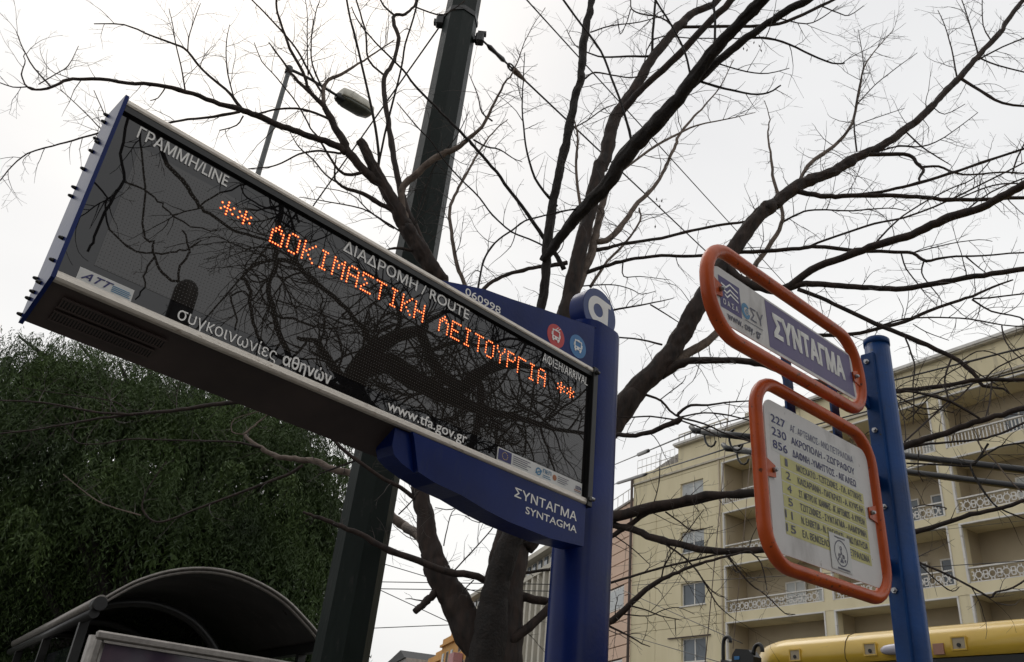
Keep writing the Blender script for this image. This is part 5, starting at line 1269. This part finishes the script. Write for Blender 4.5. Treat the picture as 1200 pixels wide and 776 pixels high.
# procedural twigs
TWm = MB(); MINR = .0009
def grow(P0, d, L, r, depth, mb, spread=1.):
    n = max(3, int(L/.05)); P = [P0]; c = d/np.linalg.norm(d); R = [r]
    bend = rng.normal(0, .11, 3)
    for i in range(n):
        c = c+rng.normal(0, .13, 3)*spread+bend*.6; c /= np.linalg.norm(c); P.append(P[-1]+c*L/n); R.append(max(r*(1-.72*(i+1)/n), MINR))
    mb.tube(P, R, 3 if r < .004 else 4, caps=False)
    if depth > 0:
        for i in range(1, n):
            if random.random() < .5:
                t = P[i+1]-P[i]; t /= np.linalg.norm(t); q = rng.normal(0, 1, 3); q -= t*(q@t); q /= np.linalg.norm(q)
                grow(P[i], t*.75+q*random.uniform(.5, .9), L*random.uniform(.2, .5), R[i]*.72, depth-1, mb, spread)
def twigs_for(lst, mb, dens=1.9, step=.17, LM=1.):
    for Q, RR, k in lst:
        L = [0.]
        for a, c in zip(Q[:-1], Q[1:]): L.append(L[-1]+np.linalg.norm(c-a))
        s = random.uniform(.05, step)
        while s < L[-1]:
            i = max(j for j in range(len(L)) if L[j] <= s); i = min(i, len(Q)-2)
            t = (s-L[i])/max(L[i+1]-L[i], 1e-6); p = Q[i]*(1-t)+Q[i+1]*t; r = RR[i]
            if p[2] > 1.2:
                tg = Q[i+1]-Q[i]; tg /= np.linalg.norm(tg); q = rng.normal(0, 1, 3); q[2] += .35; q -= tg*(q@tg); q /= np.linalg.norm(q)
                ll = random.choice((.08, .14, .22, .3, .42))*LM*random.uniform(.7, 1.2)*(1 if r < .02 else 1.1)
                rt = min(r*.6, .0026+.004*ll)
                # keep growth away from the viewer's immediate surroundings
                d = tg*random.uniform(.3, .9)+q
                grow(p, d, ll, rt, 2 if ll > .2 else 1, mb)
            s += step*random.uniform(.5, 1.6)/k/dens
    return mb
twigs_for(TW, TWm)
TWm.build('twigs', M['twig'], BARE, off=tuple(BARE.location), kind='stuff')
print('twig faces', len(TWm.f), 'limbs', len(TW))

# ------------------------------------------------------------------ tree on the other side of the pavement, mirrored in the display glass
def refl(x, y, D):
    """real position of what the display glass shows at pixel x,y at path length D"""
    r = ray(x, y); P = CAM+r*D; d = (P-DP)@DN; return P-2*d*DN
TW2 = []; REG2 = []; RB = None
def rlimb(spec, D0=None, dD=0., m='bark_dark', name='branch', twigs=1.):
    pts = [tuple(float(v) for v in q.split(',')) for q in spec.split()]; s = interp_px(pts)
    if D0 is None: x, y = pts[0][:2]; D0 = min(REG2, key=lambda r: (r[0]-x)**2+(r[1]-y)**2)[2]
    P = [refl(q[0], q[1], D0+dD*t) for q, t in zip(pts, s)]; R = [q[2]*.5*(D0+dD*t)*.95/f*1.1 for q, t in zip(pts, s)]
    for q, t in zip(pts, s): REG2.append((q[0], q[1], D0+dD*t))
    if name == 'trunk':
        g = P[0].copy(); g[2] = 0
        P = [g-Z*.1, g+(P[0]-g)*.5]+P; R = [R[0]*1.5, R[0]*1.2]+R
    Q, RR = smooth_path(P, R, 3); 
    for i in range(1, len(Q)-1): Q[i] = Q[i]+rng.normal(0, 1, 3)*.008
    MB().tube(Q, RR, 8 if max(R) > .02 else 5).build(name, M[m], RB, off=tuple(RB.location))
    if twigs: TW2.append((Q, RR, twigs))
g = refl(425, 520, 9); g[2] = 0
RB = root('bare_tree', g, 'second leafless tree with twisted dark limbs, seen only mirrored in the black display glass', 'tree')
rlimb('452,560,34 440,520,32 425,480,30 415,455,28 425,430,26 440,408,20 465,394,15 490,388,13 500,402,12 505,420,11', 9, .3, name='trunk', twigs=2)
rlimb('425,432,26 455,425,24 480,440,26 505,455,21 540,470,16 565,480,12 600,488,8 650,500,5 690,508,4', None, -.6, name='limb', twigs=2.5)
rlimb('420,470,24 445,490,22 475,505,18 520,520,12 560,540,8', None, -.3, name='limb', twigs=2)
for sp in ('540,458,12 560,440,14 580,430,13 600,426,9 625,430,5 650,436,3', '560,440,8 566,465,9 560,500,8 550,535,7', '505,420,11 520,440,12 540,458,12', '610,488,3 590,510,3 575,530,3', '650,500,3 630,485,3 612,475,3 600,455,2', '645,490,3.4 672,470,2.6 690,455,2',
           '415,455,12 400,440,10 385,420,8 370,400,6 350,395,4', '440,408,8 430,390,6 415,370,5 400,355,5 375,334,5 350,311,5 337,305,4 324,304,3', '465,394,6 470,370,5 460,345,4 440,325,3 420,310,2.4', '490,388,6 510,372,5 530,365,4 545,375,3', '505,410,6 540,400,5 570,405,4 600,395,3 625,405,2',
           '331,236,6 330,252,6 325,269,5 324,294,5 326,309,5.5 315,334,5.5 320,356,6 327,386,6 340,420,7 360,440,8 390,452,9 412,458,9', '285,325,4.4 294,334,4.2 295,364,4 300,384,3.6 312,405,4 335,420,5', '272,346,2.4 277,369,2.2 277,386,2', '324,304,3 300,310,3 285,325,3.6', '272,346,2 285,340,2 294,345,2',
           '180,140,4.6 199,190,4.5 222,219,4.4 235,241,3.6 247,249,3.4 275,269,3 315,280,2.8 325,281,2.6', '152,135,3 143,180,3 146,210,3.2 130,236,3 112,274,2.8 104,294,2.6', '146,211,2.2 170,221,2 187,234,2 200,248,1.9 225,264,1.6 257,269,1.2', '166,150,2.2 170,194,2.2 171,226,2.2 170,274,2.3 180,284,2.5 182,301,2.6 192,319,3 205,328,3 214,332,2.6',
           '110,211,2 125,231,2 127,259,2 150,289,2 180,296,2 207,294,1.9 222,291,1.8', '215,269,1.8 222,291,2.3 222,296,2.5 211,319,2.6 212,340,2.6 205,360,2.6', '222,291,2 237,281,1.6', '182,301,2.4 172,318,2 170,335,1.8 160,350,1.6', '300,190,3 340,220,3 352,260,2.4', '235,241,2 262,225,2 290,215,1.8'):
    pt = tuple(float(v) for v in sp.split()[0].split(','))
    rlimb(sp, 8.4 if pt[0] < 300 else None, -.3, twigs=1.5 if pt[0] > 310 else .45)
T2 = MB(); MINR = .0024
for Q, RR, k in TW2:          # secondary branches of the mirrored tree
    n_ = int(len(Q)*(.5 if k > 1 else .15)*k)
    for _ in range(n_ if max(RR) > .012 else n_//2):
        i = random.randrange(1, len(Q)-1); tg = Q[i+1]-Q[i]; tg /= np.linalg.norm(tg)+1e-9; q = rng.normal(0, 1, 3); q -= tg*(q@tg); q /= np.linalg.norm(q)
        grow(Q[i], tg*random.uniform(.1, .8)+q, random.uniform(.5, 1.5), min(RR[i]*.6, random.uniform(.008, .017)), 1, T2, .9)
twigs_for(TW2, T2, .8, .3, 1.6)
T2.build('twigs', M['bark_dark'], RB, off=tuple(RB.location), kind='stuff')
print('refl twig faces', len(T2.f))
# wire and round-topped column that the glass shows
p, q_ = refl(352, 246, 9), refl(240, 375, 12); p2 = p+(p-q_)*1.2; q2 = q_+(q_-p)*1.5
m = MB().tube([p2, q2], .012, 6); o = m.build('overhead_wire', M['wire'], None, off=tuple(p2)); o.location = tuple(p2); tag(o, 'diagonal cable mirrored in the left half of the display glass', 'wire')
tp = refl(224, 328, 6.5); bs = tp.copy(); bs[2] = 0
cl = root('round_topped_column', bs, 'dark round-topped column seen mirrored in the display glass beside the white lettering', 'column')
h = tp[2]; MB().tube([(0, 0, 0), (0, 0, h-.3), (0, 0, h-.09), (0, 0, h-.045), (0, 0, h-.015), (0, 0, h)], [.088, .085, .084, .07, .045, .006], 20).build('shaft', M['black'], cl)

# ------------------------------------------------------------------ evergreen with drooping leaves
GT = at(150, 700, 13.0); GT[2] = 0
gt = root('evergreen_tree', GT, 'dense dark green weeping evergreen tree filling the lower left', 'tree')
clumps = []
for (x, y, Y, r) in ((10, 500, 12.2, 1.5), (60, 440, 12.6, .95), (130, 452, 12.9, 1.1), (200, 480, 12.6, 1.2), (270, 500, 12.9, 1.2), (335, 520, 12.9, 1.05), (362, 560, 13.2, .65), (345, 600, 13.2, .9), (340, 670, 13.2, .9), (290, 640, 12.5, 1.1), (230, 590, 12.2, 1.2), (150, 560, 12.2, 1.3), (80, 580, 13.5, 1.4), (0, 620, 14.5, 1.7), (60, 690, 14.5, 1.7), (150, 690, 14.2, 1.6), (240, 720, 13, 1.4), (330, 750, 12.4, 1.2), (-80, 470, 12.3, 1.5), (-90, 600, 14, 1.7), (-80, 730, 15, 1.8), (20, 780, 14.8, 1.7), (120, 800, 14, 1.6), (220, 830, 12, 1.4), (15, 415, 13, .8), (85, 425, 13.4, .9), (160, 440, 13.6, 1.0), (240, 460, 13.6, 1.0), (310, 480, 13.8, 1.0), (384, 518, 14, .5), (380, 570, 14, .55), (372, 640, 14, .55), (362, 600, 14.3, .8), (170, 600, 13.6, 1.6), (60, 600, 13.6, 1.6), (270, 600, 13.8, 1.4), (360, 720, 13.6, .8)):
    clumps.append((at(x, y, Y)-np.array([0, 0, 0]), r))
k = MB()
k.tube([(0, 0, -.1), (0, 0, .4), (.1, 0, 2.0), (-.1, .1, 3.6), (.05, .1, 4.8)], [.42, .33, .28, .2, .12], 12).build('trunk', M['bark_dark'], gt)
for c, r in clumps:
    c_ = c-GT
    if c_[2] < 1.5: continue
    P, R = smooth_path([np.array([0, 0, min(1.6+random.random()*2, c_[2])]), c_*.5+np.array([0, 0, c_[2]*.35+.2]), c_+np.array([0, 0, r*.4])], [.10, .06, .02], 4)
    MB().tube(P, R, 6).build('limb', M['bark_dark'], gt)
def leaves(nstr, lmin, lmax, ll, lw, clumps, seed, keep=None):
    r_ = np.random.default_rng(seed); V = []
    rad = np.array([c[1] for c in clumps]); pr = rad**2; pr /= pr.sum()
    idx = r_.choice(len(clumps), nstr, p=pr)
    C_ = np.array([clumps[i][0] for i in idx]); Rr = rad[idx]
    u = r_.normal(0, 1, (nstr, 3)); u /= np.linalg.norm(u, axis=1)[:, None]; u[:, 2] = np.abs(u[:, 2])*.9-.25
    P = C_+u*(Rr*r_.uniform(.55, 1.05, nstr))[:, None]
    out = np.stack([u[:, 0], u[:, 1], np.zeros(nstr)], 1)
    Ls = r_.uniform(lmin, lmax, nstr); nl = 22
    allv = []
    wob = r_.normal(0, .12, (nstr, 3))
    for j in range(nl):
        t = (j+.5)/nl
        pos = P+out*(Ls*.22*math.sin(t*1.6))[:, None]+np.array([0, 0, -1])*(Ls*(t**1.25)*.95)[:, None]+np.array([0, 0, .08])*math.sin(t*3)+wob*t*Ls[:, None]
        side = (1 if j % 2 else -1)
        a = r_.normal(0, .6, (nstr, 3)); a += np.cross(out, [0, 0, 1.])*side*1.3; a[:, 2] -= 1.5
        a /= np.linalg.norm(a, axis=1)[:, None]
        b_ = np.cross(a, r_.normal(0, 1, (nstr, 3))); b_ /= np.linalg.norm(b_, axis=1)[:, None]
        l = ll*r_.uniform(.7, 1.3, nstr)[:, None]; w = lw*r_.uniform(.7, 1.3, nstr)[:, None]
        allv.append(np.stack([pos, pos+a*l*.5+b_*w*.5, pos+a*l, pos+a*l*.5-b_*w*.5], 1))
    return np.concatenate(allv).reshape(-1, 3)
def leafmesh(name, V, m):
    V = V-GT; n = len(V)//4; me = bpy.data.meshes.new(name); me.vertices.add(n*4); me.vertices.foreach_set('co', V.astype(np.float32).ravel())
    me.loops.add(n*4); me.loops.foreach_set('vertex_index', np.arange(n*4, dtype=np.int32)); me.polygons.add(n)
    me.polygons.foreach_set('loop_start', np.arange(0, n*4, 4, dtype=np.int32)); me.update(); me.validate(); me.materials.append(m)
    o = bpy.data.objects.new(name, me); col.objects.link(o); o.parent = gt; return tag(o, kind='stuff')
leafmesh('foliage', leaves(17000, .5, 1.7, .085, .014, clumps, 3), M['leaf'])
leafmesh('inner_foliage', leaves(5000, .3, .9, .16, .05, [(c-np.array([0, 0, .25])+np.array([0, .5, 0]), r*.8) for c, r in clumps], 8), M['leaf'])
leafmesh('bright_foliage', leaves(260, .3, .7, .08, .02, [(at(x, y, Y), r) for x, y, Y, r in ((130, 545, 11.2, .12), (30, 600, 10.9, .14), (45, 625, 10.9, .1), (340, 560, 11.8, .12), (180, 455, 11.9, .1), (275, 545, 11.6, .15), (110, 470, 11.9, .2), (60, 430, 12.3, .3))], 5), M['leaf_b'])
